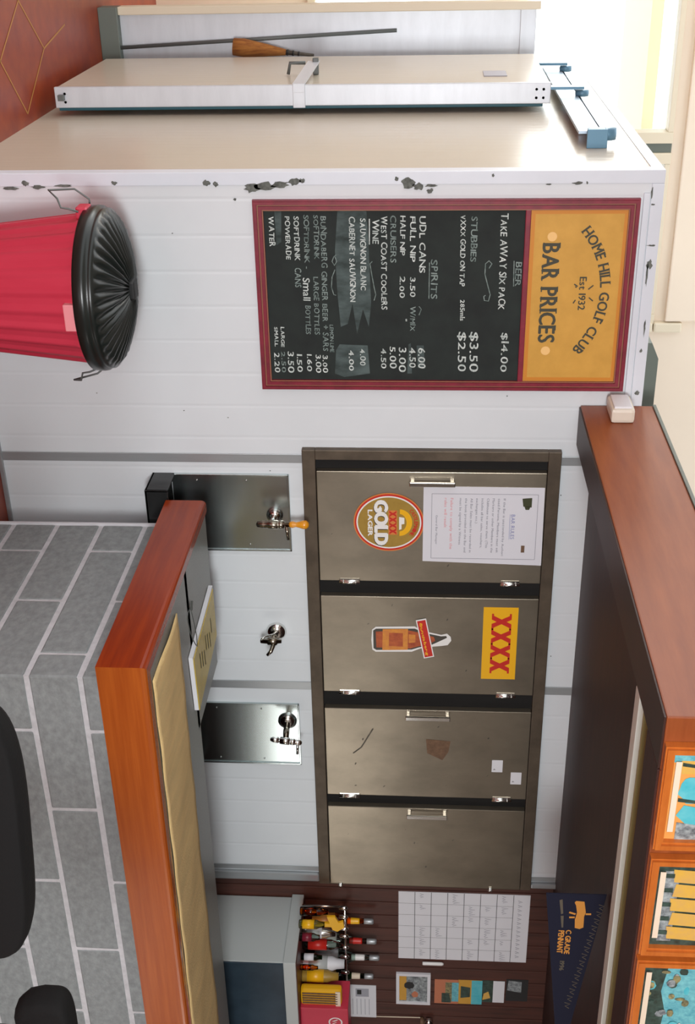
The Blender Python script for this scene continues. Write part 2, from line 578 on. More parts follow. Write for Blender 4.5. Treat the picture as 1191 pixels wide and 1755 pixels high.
# edge trims and joint covers
b = MB().box((X0 - .004, WY - .006, 0), (.968, WY + .05, TOP), .003)
struct(b, 'trim_1', M['trim'])
b = MB().box((.968, WY - .006, 2.487), (X1, WY + .05, TOP), .003)
b.box((X0 - .004, WY + .05, 2.487), (X0 + .04, BACK - .22, TOP), .003)
b.box((1.0, WY - .009, 2.462), (2.2, WY, 2.484), .003)
struct(b, 'trim_2', M['trim'])
for i, (a, c) in enumerate(((2.019, 2.058), (3.122, 3.163), (4.214, 4.296))):
    b = MB()
    if i < 2:
        b.box((a, WY - .004, 0), (c, WY + .01, 1.232), .002)
        b.box((a, WY - .004, 2.243), (c, WY + .01, 2.487), .002)
    else:
        b.box((a, WY - .004, 0), (a + .028, WY + .01, 1.23), .002)
        b.box((a + .034, WY - .02, 0), (c, WY + .01, 1.23), .008)
        b.box((a + .024, WY - .004, 2.243), (a + .05, WY + .01, 2.487), .002)
        b.box((a + .055, WY - .02, 2.243), (c, WY + .01, 2.487), .006)
    struct(b, 'trim_%d' % (3 + i), M['alu'])
b = MB().box((.97, WY - .012, 0), (X1, WY, .018), .003)
struct(b, 'baseboard_front', M['alu'])
# perished sealant blobs along the corner trims
b = MB()
rs = random.Random(3)


def blob(mb, px, py, rx, rz, y=WY - .0075):
    x, z = xz(px, py)
    mb.poly([(x + rx * math.cos(t) * rs.uniform(.5, 1.15), y, z + rz * math.sin(t) * rs.uniform(.5, 1.15)) for t in [2 * math.pi * k / 14 for k in range(14)]])


for px, py, rx, rz in ((432, 322, .018, .034), (455, 318, .016, .038), (480, 315, .013, .04), (505, 311, .014, .024), (518, 309, .01, .014), (700, 313, .020, .034), (718, 319, .014, .022), (737, 327, .011, .012), (738, 317, .007, .026), (680, 306, .01, .008), (44, 314, .012, .016), (66, 320, .008, .028), (110, 318, .006, .04), (20, 322, .008, .03), (196, 313, .008, .012), (355, 313, .013, .016), (370, 315, .01, .012), (403, 341, .005, .008), (845, 300, .006, .006), (990, 313, .006, .02), (1006, 312, .006, .004), (940, 315, .004, .016)):
    blob(b, px, py, rx, rz)
for px, py, rx, rz in ((1116, 420, .004, .02), (1112, 452, .02, .012), (1108, 470, .05, .004), (1104, 560, .04, .004), (1118, 350, .004, .008), (1117, 330, .02, .004), (1098, 600, .01, .005), (1091, 672, .012, .01)):
    blob(b, px, py, rx, rz, WY - .0075)
for k in range(26):
    x = rs.uniform(1.0, 3.0); z = rs.uniform(.2, 2.4)
    b.poly([(x + .003 * math.cos(t) * rs.uniform(.5, 1), WY - .0012, z + .003 * math.sin(t)) for t in [k2 * 1.05 for k2 in range(6)]])
st = struct(b, 'trim_6', M['dirt'])

# far partition, back wall with windows
b = MB().box((.60, BACK, .10), (1.30, BACK + .05, 2.25), .003)
b.box((.605, BACK - .008, 2.17), (1.30, BACK + .001, 2.25), .003)
struct(b, 'wall_partition', M['alu_white'])
b = MB().box((.585, BACK - .03, .10), (.625, BACK + .06, 2.27), .004)
b.box((-1.0, BACK + .25, .10), (.56, BACK + .29, 2.25), .003)
struct(b, 'trim_7', M['cream_frame'])
b = MB().box((.585, BACK - .05, 0), (1.30, BACK + .06, .10), .004)
struct(b, 'baseboard_partition', M['grey_green'])
b = MB()
YB = 8.0
b.box((-4, YB, 0), (9, YB + .15, .95))
b.box((-4, YB, 3.25), (9, YB + .15, 4.4))
b.box((2.74, YB, .95), (9, YB + .15, 3.25))
struct(b, 'wall_back', M['cream_wall'])
for i, (a, c) in enumerate(((-2.5, 1.53), (1.66, 2.74))):
    b = MB()
    for x in (a, c):
        b.box((x - .035, YB - .03, .95), (x + .035, YB + .10, 3.27), .004)
    b.box((a + .0352, YB - .026, 3.235), (c - .0352, YB + .10, 3.268), .004)
    b.box((a + .0352, YB - .026, .95), (c - .0352, YB + .10, 1.0), .004)
    o = struct(b, 'window_%d' % (i + 1), M['cream_frame'])
    g = MB().box((a, YB + .05, 1.0), (c, YB + .056, 3.235)).build('window_pane', M['window_glass'], o)
b = MB().box((1.53, YB - .01, .95), (1.66, YB + .1, 3.27), .006)
struct(b, 'trim_8', M['grey_green'])
b = MB().box((2.76, YB - .05, 3.27), (2.83, YB, 3.46), .012)
b.box((2.76, YB - .05, 2.6), (2.83, YB, 3.262), .012)
struct(b, 'trim_9', M['cream_frame'])
b = MB().box((-4, YB - .05, 3.34), (2.75, YB, 3.9), .01)
struct(b, 'trim_10', M['cream_wall'])
b = MB().box((-4, YB + .8, 3.20), (1.78, YB + 2.0, 3.28))
struct(b, 'trim_11', M['eave'])

# the room behind the viewer: rear wall, right wall and ceiling
b = MB().box((-4, -4.65, 0), (7.8, -4.5, 4.2))
struct(b, 'wall_rear', M['room_wall'])
b = MB().box((7.5, -4.5, 0), (7.65, 8.0, 4.2))
struct(b, 'wall_right', M['room_wall'])
b = MB().box((-4, -4.5, 4.2), (7.8, 4.8, 4.3))
struct(b, 'ceiling_room', M['room_wall'])
# bar back wall, soffit and the hanging bulkhead
b = MB()
for k in range(34):
    x = 4.31 + k * .09
    b.box((x, WY + .05, 0), (x + .086, WY + .08, 2.6), .004)
b.box((4.30, WY + .078, 0), (7.5, WY + .12, 2.6))
struct(b, 'wall_bar_back', M['panel_wood'])
b = MB().box((1.962, 2.51, 2.36), (7.5, WY + .05 - .012, 2.40))
struct(b, 'ceiling', M['ply_dark'])
b = MB().box((1.80, 2.34, 2.301), (1.965, WY - .008, 2.57), .004)
struct(b, 'wall_bulkhead_left', M['ply'])
b = MB().box((1.967, 2.34, 2.301), (7.5, 2.505, 2.57), .004)
struct(b, 'wall_bulkhead_front', M['ply'])
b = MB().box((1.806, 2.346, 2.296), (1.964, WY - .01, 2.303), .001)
struct(b, 'trim_13', M['edge_shaded'])  # cap board added to paint the shaded underside dark
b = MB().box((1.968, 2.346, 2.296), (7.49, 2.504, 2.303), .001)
struct(b, 'trim_14', M['ply_dark'])  # same for the front: underside shade painted as a dark board
b = MB().box((1.794, 2.334, 2.57), (1.972, WY - .008, 2.582), .002)
b.box((1.972, 2.334, 2.57), (7.5, 2.512, 2.582), .002)
struct(b, 'trim_12', M['grey_green'])

# ================================================================== SLIDING DOOR AND ITS TRACK
DX0, DX1, DY0, DY1 = .802, .893, 5.4, 6.33
d = thing('sliding_door', ((DX0 + DX1) / 2, (DY0 + DY1) / 2, 0.07), 'cream sliding cold room door with white metal edging hung on the side wall', 'door')
MB().box((DX0 + .003, DY0 + .02, .075), (DX1 - .01, DY1, 2.225), .003).build('door_leaf', M['side_panel'], d)
b = MB().box((DX0, DY0, .07), (DX1 - .004, DY0 + .022, 2.23), .003)
for z in (.115, 2.17, 2.2):
    for x in (.83, .865):
        b.lathe([(.006, 0), (.006, .003), (0, .004)], (x, DY0, z), 'Y', 10)
b.build('edge_trim', M['alu_white'], d)
MB().box((DX1 - .008, DY0 + .012, .08), (DX1 + .010, DY0 + .05, 2.2), .003).build('door_seal', M['teal'], d)
h = MB()
hz0, hz1 = xz(502, 165, 5.4)[1], xz(523, 165, 5.4)[1]
h.box((DX0 + .03, DY0 - .006, hz0), (DX1 + .004, DY0, hz1), .002)
h.box((DX0 - .006, DY0 - .006, hz0), (DX0 + .032, DY0, hz1), .002)
h.prism([(DX0, DY0 - .004, hz0), (DX0, DY0 - .004, hz1), (DX0 - .05, DY0 + .32, hz1 + .04), (DX0 - .05, DY0 + .32, hz0 + .04)], (-.006, 0, 0))
h.build('pull_strap', M['alu_white'], d)
h = MB().box((DX0 - .070, DY0 + .30, hz0 + .062), (DX0 + .002, DY0 + .325, hz1 + .035), .004)
h.tube([(DX0 - .05, DY0 + .3, hz0 + .03), (DX0 - .05, DY0 + .3, hz0 - .04), (DX0 - .002, DY0 + .3, hz0 - .05)], .008)
h.build('strap_bracket', M['wire'], d)
h = MB()
for y in (DY0 + .1, DY1 - .1):
    h.box((DX0 + .03, y - .03, 2.22), (DX0 + .042, y + .03, 2.38), .002)
    h.lathe([(.028, -.012), (.03, 0), (.028, .012)], (DX0 + .06, y, 2.375), 'X', 18)
h.build('hanger_roller', M['wheel_blue'], d)
h = MB().box((DX0 + .03, DY0 - .025, .088), (DX0 + .055, DY0, .115), .002)
h.build('floor_guide', M['wire'], d)
# printed sticker on the door face
l = MB().box((DX0 - .001, 5.6, xz(830, 112, 5.6)[1]), (DX0 + .004, 5.75, xz(870, 112, 5.6)[1]))
l.build('maker_plate', M['faint_ink'], d)

t = thing('door_track', (.89, 5.6, 2.28), 'galvanised overhead track for the sliding door with a blue end stop', 'door track')
MB().box((.872, 4.69, 2.275), (.884, 6.36, 2.365), .002).box((.872, 4.69, 2.355), (.925, 6.36, 2.367), .002).build('rail', M['rail_blue'], t)
for y in (4.9, 5.6, 6.2):
    MB().box((.88, y, 2.30), (.924, y + .03, 2.345), .002).build('rail_bracket', M['rail_blue'], t)
b = MB()
x, z = .868, 2.325
b.box((x - .012, 4.64, z - .02), (.925, 4.685, z + .05), .008)
b.lathe([(.0, -.02), (.034, -.02), (.036, 0), (.034, .02), (0, .02)], (x + .012, 4.68, z + .055), 'X', 20)
b.box((x - .012, 4.63, z - .024), (.925, 4.64, z + .052), .002)
b.build('end_stop', M['wheel_blue'], t)

# pole and straw whisk beside the door
p0, p1 = on_y(206, 82, 6.568), on_y(680, 52, 6.585)
p0 = p0 - (p1 - p0) * ((p0.z - .1) / (p1.z - p0.z))
tag(MB().tube([p0, p1], .0095, 10).build('broom_handle', M['wire']), 'thin dark metal pole standing upright against the white partition', 'pole')
w0, w1 = on_y(400, 80, 6.52), on_y(520, 93, 6.52)
k = thing('straw_whisk', tuple(w0), 'small straw whisk broom hanging behind the sliding door', 'whisk broom')
ax = (w1 - w0)
MB().tube([w0, w0 + ax * .15, w0 + ax * .45, w0 + ax * .75], [.042, .045, .032, .015], 14).build('bristles', M['straw'], k)
MB().tube([w0 + ax * .74, w0 + ax * .9, w0 + ax * 1.15], [.014, .010, .008], 10).build('handle', M['scuff'], k)
b = MB()
for s in (.76, .84, .92):
    b.tube([w0 + ax * s, w0 + ax * (s + .025)], .0155 - .004 * (s - .76) / .16, 10)
b.build('binding', M['dark_ink'], k)
# ================================================================== CHALKBOARD MENU
BX0, BX1, BZ0, BZ1 = 1.017, 1.738, 1.088, 2.452
FWD_ = .036
cb = thing('chalkboard_menu', ((BX0 + BX1) / 2, WY, BZ0), 'maroon framed bar prices chalkboard with a mustard club sign across its top', 'chalkboard')
fr = MB()


def frame_ring(mb, x0, x1, z0, z1, w, ya, yb, mi=0):
    for P in (((x0, z0), (x1, z0), (x1 - w, z0 + w), (x0 + w, z0 + w)), ((x1, z0), (x1, z1), (x1 - w, z1 - w), (x1 - w, z0 + w)),
              ((x1, z1), (x0, z1), (x0 + w, z1 - w), (x1 - w, z1 - w)), ((x0, z1), (x0, z0), (x0 + w, z0 + w), (x0 + w, z1 - w))):
        mb.prism([(x, ya, z) for x, z in P], (0, yb - ya, 0), mi)


frame_ring(fr, BX0, BX1, BZ0, BZ1, .038, WY - .018, WY)
frame_ring(fr, BX0 + .005, BX1 - .005, BZ0 + .005, BZ1 - .005, .010, WY - .026, WY - .017)
frame_ring(fr, BX0 + .021, BX1 - .021, BZ0 + .021, BZ1 - .021, .012, WY - .024, WY - .017)
frame_ring(fr, BX0 + .016, BX1 - .016, BZ0 + .016, BZ1 - .016, .004, WY - .0195, WY - .017, 1)
frame_ring(fr, BX0 + .034, BX1 - .034, BZ0 + .034, BZ1 - .034, .004, WY - .0195, WY - .017, 1)
fr.box((BX0 + .036, WY - .02, 2.056), (BX1 - .036, WY - .004, 2.076), .003)
fr.build('frame', [M['maroon'], M['gold_line']], cb)
YS = WY - .008
sl = MB().box((BX0 + .03, YS, BZ0 + .03), (BX1 - .03, WY - .001, 2.065))
sm = MB()


def smear(pts):
    sl.poly([(xz(px, py, YS)[0], YS - .0006, xz(px, py, YS)[1]) for px, py in pts], mi=1)


smear([(578, 362), (600, 358), (628, 362), (632, 430), (636, 520), (632, 560), (622, 530), (612, 572), (604, 520), (596, 555), (584, 560), (578, 500), (574, 430)])
smear([(576, 600), (582, 590), (630, 592), (634, 640), (590, 646), (574, 640)])
smear([(470, 362), (482, 362), (482, 415), (474, 420)])
smear([(714, 592), (726, 592), (728, 632), (716, 630)])
smear([(700, 590), (704, 588), (706, 640), (698, 640)])
sl.build('slate', [M['slate'], M['smudge']], cb)
wr = MB()
rj = random.Random(11)
YC = YS - .0014
LINES = [  # text, base px, py start, py end, cap height px, strength (0 white, 1 faint)
    ('BEER', 884, 448, 491, 11, 1), ('TAKE AWAY SIX PACK', 859, 365, 531, 12, 0), ('$14.00', 860, 569, 638, 12, 0),
    ('STUBBIES', 808, 370, 449, 11, 1), ('$3.50', 806, 568, 638, 14, 0), ('VXXX GOLD ON TAP', 790, 368, 491, 9, 0), ('285mls', 789, 513, 550, 8, 0), ('$2.50', 786, 568, 638, 13, 0),
    ('SPIRITS', 739, 444, 513, 12, 1), ('UDL CANS', 719, 370, 468, 11, 0), ('6.00', 717, 596, 632, 12, 0),
    ('FULL NIP', 703, 370, 449, 10, 0), ('3.50', 703, 474, 510, 9, 0), ('W/MIX', 703, 525, 568, 9, 1), ('4.50', 702, 595, 631, 11, 0),
    ('HALF NIP', 686, 369, 438, 9, 0), ('2.00', 685, 473, 511, 9, 0), ('"', 690, 546, 551, 8, 0), ('3.00', 684, 594, 638, 12, 0),
    ('CRUISERS', 669, 368, 451, 10, 1), ('5.00', 668, 593, 632, 11, 0), ('WEST COAST COOLERS', 653, 369, 531, 10, 0), ('4.50', 653, 596, 632, 9, 0),
    ('WINE', 638, 376, 418, 11, 0), ('SAUVIGNON BLANC', 617, 374, 498, 10, 0), ('4.00', 617, 597, 627, 9, 0),
    ('CABERNET SAUVIGNON', 598, 371, 518, 10, 0), ('4.00', 598, 599, 636, 9, 0), ('LEMON LIME', 565, 556, 604, 7, 1),
    ('BUNDABERG GINGER BEER + SARS', 549, 370, 602, 10, 1), ('3.00', 553, 608, 639, 8, 0), ('SOFTDRINK', 537, 368, 445, 9, 1), ('LARGE BOTTLES', 537, 474, 574, 9, 1), ('3.00', 541, 607, 639, 9, 0),
    ('SOFTDRINK -', 520, 368, 461, 9, 1), ('Small', 519, 475, 516, 13, 0), ('BOTTLES', 523, 523, 573, 9, 1), ('1.60', 526, 606, 637, 9, 0),
    ('SOFTDRINK', 503, 370, 447, 9, 0), ('CANS', 505, 458, 493, 11, 1), ('1.50', 509, 606, 638, 9, 0), ('POWERADE', 488, 370, 445, 9, 0), ('3.50', 493, 601, 639, 11, 0),
    ('LARGE', 481, 560, 595, 6, 0), ('2.50', 482, 601, 639, 7, 1), ('SMALL', 470, 560, 594, 6, 0), ('2.20', 470, 603, 639, 9, 0), ('WATER', 460, 370, 423, 10, 0)]
for s, px, a, c, h, dim in LINES:
    xa, za = xz(px, a, YC); xb, zb = xz(px, c, YC)
    hh = h * (za - xz(px - 100, a, YC)[1]) / 100
    text(wr, s, xa, xb, za, hh, YC, za + .25 * (zb - za), jit=.12, shear=.06, mi=dim, bold=.0006 if not dim else .0004, rng=rj)


def cline(pts, wd=.003, mi=1):
    stroke(wr, [xz(px, py, YC) for px, py in pts], wd, YC - .0004, mi)


cline([(881, 447), (880, 491)]); cline([(736, 450), (735, 512)]); cline([(633, 375), (633, 419)], .004, 0)
cline([(838, 460), (843, 452), (838, 447), (832, 452), (831, 470), (836, 490), (840, 505), (837, 516), (830, 515), (829, 508), (832, 506)], .0035)
cline([(576, 437), (572, 440), (569, 448), (573, 455), (577, 448), (574, 440)]); cline([(574, 462), (569, 475), (568, 492), (572, 505), (576, 506)])
cline([(638, 448), (634, 452), (637, 470), (641, 492), (644, 505), (641, 515)]); cline([(718, 525), (722, 530), (718, 540)])
wr.build('chalk_writing', [M['chalk'], M['chalk_dim']], cb)
# mustard sign
YG = WY - .012
sg = MB().box((BX0 + .036, YG, 2.074), (BX1 - .036, WY - .001, BZ1 - .034))
ga, gb, gc, gd = BX0 + .040, BX1 - .040, 2.078, BZ1 - .037
frame_ring(sg, ga, gb, gc, gd, .013, YG - .0008, YG + .0004, 1)
for px, py in ((946, 404), (934, 599)):
    x, z = xz(px, py)
    sg.poly(ell(x, z, .017, .017, YG - .0008, 20), mi=2)
sg.build('sign_panel', [M['mustard'], M['orange_rim'], M['cream_dot']], cb)
sl = MB()
YL = YG - .0014
# BAR PRICES
xa, za = xz(929, 416, YL); xb, zb = xz(920, 588, YL)
text(sl, 'BAR PRICES', xa, xb, za + .004, .062, YL, zb + .004, serif=True, bold=.0022, jit=0)
sl.build('heading_lettering', M['sign_ink'], cb)
sl = MB()
xa, za = xz(994, 474, YL); xb, zb = xz(990, 532, YL)
text(sl, 'Est 1932', xa, xb, za, .026, YL, zb, bold=.0008, jit=0)
for q in (((1017, 489), (1008, 496)), ((1016, 516), (1009, 510)), ((984, 487), (990, 491)), ((982, 520), (986, 514)), ((986, 491), (988, 493))):
    stroke(sl, [xz(px, py, YL) for px, py in q], .0045, YL - .0002)
sl.build('crossed_clubs_emblem', M['sign_ink'], cb)
sl = MB()
# the arc through three points of the lettering
A, B, C = (Vector(xz(*p, YL)) for p in ((1008, 397), (1037, 501), (990, 600)))
dd = 2 * (A.x * (B.y - C.y) + B.x * (C.y - A.y) + C.x * (A.y - B.y))
ux = ((A.length_squared) * (B.y - C.y) + B.length_squared * (C.y - A.y) + C.length_squared * (A.y - B.y)) / dd
uy = ((A.length_squared) * (C.x - B.x) + B.length_squared * (A.x - C.x) + C.length_squared * (B.x - A.x)) / dd
ctr = Vector((ux, uy)); R = (A - ctr).length
aA = math.atan2(A.y - uy, A.x - ux); aC = math.atan2(C.y - uy, C.x - ux)
s = 'HOME HILL GOLF CLUB'
ws = [(.34 if c == ' ' else glyph(c)[2] + .12) for c in s]
acc = 0
tot = sum(ws) - (ws[0] + ws[-1]) / 2
for i, c in enumerate(s):
    if c != ' ':
        f_ = (acc + ws[i] / 2 - ws[0] / 2) / tot
        a = aA + (aC - aA) * f_
        r = R - .019
        letter(sl, c, ux + r * math.cos(a), uy + r * math.sin(a), (ws[i] - .12) * R * abs(aA - aC) / tot, .037, YL, rot=a - math.pi / 2, serif=True, bold=.0013)
    acc += ws[i]
sl.build('club_name_lettering', M['sign_ink'], cb)

# ================================================================== RUBBISH BIN
BC = (1.245, 3.93)
bn = thing('rubbish_bin', (BC[0], BC[1], 0), 'red plastic rubbish bin with a ribbed black lid beside the cold room wall', 'bin')


def fluted(r, h, a):
    return r + .0035 * (1 if math.cos(24 * a) > .2 else -1), h


bd = MB().lathe([(.185, 0), (.19, .01), (.252, .55), (.258, .565), (.258, .60), (.25, .60), (.25, .59)], (BC[0], BC[1], 0), 'Z', 192, wob=fluted)
bd.build('bin_body', M['bin_red'], bn)


def ribs(r, h, a):
    k = .5 + .5 * math.cos(36 * a)
    return r, h + (.012 * (k ** .6 if k > 0 else 0) if .05 < r < .25 else 0)


ld = MB().lathe([(.270, .572), (.279, .572), (.281, .60), (.279, .612), (.270, .618), (.272, .624), (.271, .634), (.262, .640), (.245, .644), (.18, .668), (.11, .686), (.055, .692), (0, .692)], (BC[0], BC[1], 0), 'Z', 288, wob=ribs)
lid = ld.build('bin_lid', M['bin_lid'], bn)
kb = MB().box((BC[0] - .034, BC[1] - .03, .69), (BC[0] + .034, BC[1] + .03, .716), .008)
kb.build('lid_knob', M['black'], lid)
la = MB().box((BC[0] - .03, BC[1] - .27, .535), (BC[0] + .06, BC[1] - .235, .575), .004)
la.build('bin_label', M['bin_pink'], bn)
for sgn in (-1, 1):
    lg = MB().box((BC[0] + sgn * .245, BC[1] - .03, .545), (BC[0] + sgn * .286, BC[1] + .03, .585), .006).build('handle_lug', M['bin_red'], bn)
    x = BC[0] + sgn * .275
    hp = [(x, BC[1] - .045, .56), (x + sgn * .012, BC[1] - .05, .53), (x + sgn * .016, BC[1] - .05, .505), (x + sgn * .045, BC[1] - .045, .495), (x + sgn * .062, BC[1], .445 + .01), (x + sgn * .055, BC[1] + .045, .53), (x + sgn * .02, BC[1] + .05, .575), (x, BC[1] + .045, .575)]
    MB().tube(hp, .0035, 8).build('wire_handle', M['wire'], bn)

# ================================================================== WALL FRIDGE (four doors)
FX0, FX1, FZ0, FZ1 = 1.988, 4.297, 1.230, 2.242
fg = thing('wall_fridge', ((FX0 + FX1) / 2, WY, FZ0), 'long four door stainless fridge front built into the white wall', 'fridge')
b = MB()
fy = WY - .03
b.box((FX0, fy, FZ0), (FX1, WY, FZ0 + .052), .003)
b.box((FX0, fy, FZ1 - .050), (FX1, WY, FZ1), .003)
b.box((FX0, fy, FZ0 + .0515), (FX0 + .042, WY, FZ1 - .0495), .003)
b.box((FX1 - .014, fy, FZ0 + .0515), (FX1, WY, FZ1 - .0495), .003)
b.build('surround_frame', M['steel_frame'], fg)
MB().box((FX0 + .03, WY - .004, FZ0 + .03), (FX1 - .01, WY - .0005, FZ1 - .03)).build('cabinet_recess', M['gap'], fg)
DOORS = ((2.076, 2.580), (2.655, 3.146), (3.237, 3.730), (3.800, 4.288))
DZ0, DZ1 = 1.285, 2.190
DY = WY - .035


def chrome_bar(x, za, zb, parent, m='chrome'):
    h = MB().box((x - .010, DY - .034, za), (x + .010, DY - .024, zb), .003)
    for z in (za + .012, zb - .012):
        h.box((x - .007, DY - .03, z - .008), (x + .007, DY, z + .008), .002)
    h.build('handle', M[m], parent)


for i, (a, c) in enumerate(DOORS):
    b = MB().box((a, DY, DZ0), (c, WY - .004, DZ1), .003)
    b.cur = 1
    rs2 = random.Random(i + 20)
    for k in range((6, 5, 9, 7)[i]):
        x, z = rs2.uniform(a + .04, c - .04), rs2.uniform(DZ0 + .03, DZ1 - .15)
        r1, r2, ph = rs2.uniform(.003, .008), rs2.uniform(.002, .005), rs2.uniform(0, 3)
        b.poly([(x + r1 * math.cos(t + ph), DY - .0006, z + r2 * math.sin(t)) for t in [k2 * .785 for k2 in range(8)]])
    if i == 2:
        b.cur = 2
        b.poly([(x, DY - .0008, z) for x, z in (xz(730, 1258), xz(772, 1262), xz(768, 1280), xz(758, 1294), xz(732, 1282))])
        b.cur = 1
        stroke(b, [xz(606, 1282), xz(620, 1272), xz(640, 1240)], .006, DY - .0008)
    dr = b.build('door', [M['steel'], M['scuff'], M['rust']], fg)
    if i in (0, 2, 3):
        hx = (2.116, 3.262, 3.828)[i if i == 0 else i - 1]
        pz = ((702, 780, 812), (695, 771, 1218), (697, 766, 1388))[i if i == 0 else i - 1]
        chrome_bar(hx, xz(pz[0], pz[2])[1], xz(pz[1], pz[2])[1], dr)
    for za, zb in ((xz(582, 985 + i * 185)[1], xz(618, 985 + i * 185)[1]), (xz(856 - i * 7, 990 + i * 180)[1], xz(890 - i * 7, 990 + i * 180)[1])):
        if i == 3:
            zb = za + .02
        h = MB().lathe([(.004, 0), (.0068, .002), (.0068, zb - za - .002), (.004, zb - za)], (c + .004, DY - .006, za), 'Z', 12)
        h.lathe([(.0082, (zb - za) * .18), (.0082, (zb - za) * .22)], (c + .004, DY - .006, za), 'Z', 12)
        h.lathe([(.0082, (zb - za) * .78), (.0082, (zb - za) * .82)], (c + .004, DY - .006, za), 'Z', 12)
        h.box((c - .012, DY - .003, za + .004), (c + .004, DY + .001, zb - .004))
        h.build('hinge', M['chrome'], dr)

# ---- things stuck on the doors
YD = DY - .0012


def dz(px, py):
    return xz(px, py, YD)


# laminated bar rules notice
nb = MB()
P = [dz(726, 833), dz(934, 836), dz(927, 969), dz(724, 961)]
n_ = len(P)
nb.prism([(x, YD, z) for x, z in P], (0, -.0022, 0))
YN = YD - .0028
nx0, nx1 = min(p[0] for p in P), max(p[0] for p in P)
nz0, nz1 = P[0][1], P[1][1]
nw, nh = nx1 - nx0, nz1 - nz0


def NP(u, v):
    return nx0 + u * nw, nz0 + v * nh


for q in (((.09, .07), (.92, .07)), ((.92, .07), (.92, .95)), ((.92, .95), (.09, .95)), ((.09, .95), (.09, .07))):
    stroke(nb, [NP(*q[0]), NP(*q[1])], .0016, YN, 1)
text(nb, 'BAR RULES', NP(.34, 0)[0], NP(.66, 0)[0], NP(0, .735)[1], .016, YN, mi=2, jit=0)
stroke(nb, [NP(.34, .725), NP(.66, .725)], .0014, YN, 2)
for k, (s, e) in enumerate((('If the Bar is unattended by Authori', .92), ('tised Persons, Members must ask', .88), ('Markers or other Members in the', .88), ('Clubhouse to serve them. (This', .82), ('includes all bar sales, vouchers,', .82), ('exchanges etc.)', .5), ('All Bar Sales must be recorded in', .88), ('the book provided on the Bar and', .88), ('must be signed by a Witness', .78))):
    text(nb, s, NP(.14, 0)[0], NP(e - .04, 0)[0], NP(0, .665 - k * .0455)[1], .0095, YN, mi=1, jit=0)
text(nb, 'Failure to comply with the', NP(.14, 0)[0], NP(.8, 0)[0], NP(0, .225)[1], .012, YN, mi=3, jit=0)
text(nb, 'rules will result', NP(.14, 0)[0], NP(.52, 0)[0], NP(0, .175)[1], .012, YN, mi=3, jit=0)
text(nb, 'General Bar Manager', NP(.36, 0)[0], NP(.74, 0)[0], NP(0, .105)[1], .008, YN, mi=1, jit=0)
nb.poly([(x, YN, z) for x, z in (NP(.14, .82), NP(.24, .83), NP(.25, .90), NP(.13, .90))], mi=4)
nb.poly([(x, YN, z) for x, z in (NP(.24, .84), NP(.28, .85), NP(.28, .88), NP(.24, .89))], mi=4)
nb.poly([(x, YN, z) for x, z in (NP(.74, .83), NP(.83, .83), NP(.83, .86), NP(.74, .86))], mi=5)
tag(nb.build('notice_sheet', [M['paper_gloss'], M['grey_ink'], M['blue_ink'], M['pink_ink'], M['olive'], M['rust']]), 'white laminated bar rules notice on the leftmost fridge door', 'notice')

# oval lager sticker
ob = MB()
(xa, za), (xb, zb) = dz(606, 896), dz(727, 896)
cz_, rz_ = (za + zb) / 2, (zb - za) / 2
xl, xr = dz(667, 845)[0], dz(667, 944)[0]
cx_, rx_ = (xl + xr) / 2, (xr - xl) / 2
ob.prism(ell(cx_, cz_, rx_, rz_, YD, 64), (0, -.0015, 0), 1)
yo = YD - .002
ring(ob, cx_, cz_, rx_ * .965, rz_ * .965, rx_ * .9, rz_ * .915, yo, 64, 2)
ring(ob, cx_, cz_, rx_ * .905, rz_ * .92, rx_ * .86, rz_ * .88, yo - .0002, 64, 3)
ob.poly(ell(cx_, cz_, rx_ * .87, rz_ * .89, yo, 64), mi=0)
ob.poly(ell(cx_, cz_ + rz_ * .30, rx_ * .46, rz_ * .36, yo - .0003, 32, 0, math.pi * 1.02), mi=4)
ob.poly(ell(cx_, cz_ + rz_ * .30, rx_ * .30, rz_ * .20, yo - .0005, 32, 0, math.pi * 1.02), mi=0)
ob.poly([(cx_ + u * rx_, yo - .0007, cz_ + v * rz_) for u, v in ((-.2, .29), (.25, .29), (.22, .36), (.06, .36), (.04, .44), (-.17, .44))], mi=3)


def OX(u, v):
    return cx_ + u * rx_, cz_ + v * rz_


def slab_x(mb, cx, cz, w, h, y, mi):
    t = w * .27
    for sgn in (-1, 1):
        mb.poly([(cx - sgn * w * .46, y - .0001 * (sgn + 1), cz - h / 2), (cx - sgn * (w * .46 - t * 1.15), y - .0001 * (sgn + 1), cz - h / 2), (cx + sgn * w * .46, y - .0001 * (sgn + 1), cz + h / 2), (cx + sgn * (w * .46 - t * 1.15), y - .0001 * (sgn + 1), cz + h / 2)], mi)
    for zz in (cz - h / 2, cz + h / 2 - h * .10):
        for sgn in (-1, 1):
            mb.poly([(cx + sgn * w * .54, y - .0003, zz), (cx + sgn * w * .14, y - .0003, zz), (cx + sgn * w * .14, y - .0003, zz + h * .10), (cx + sgn * w * .54, y - .0003, zz + h * .10)], mi)


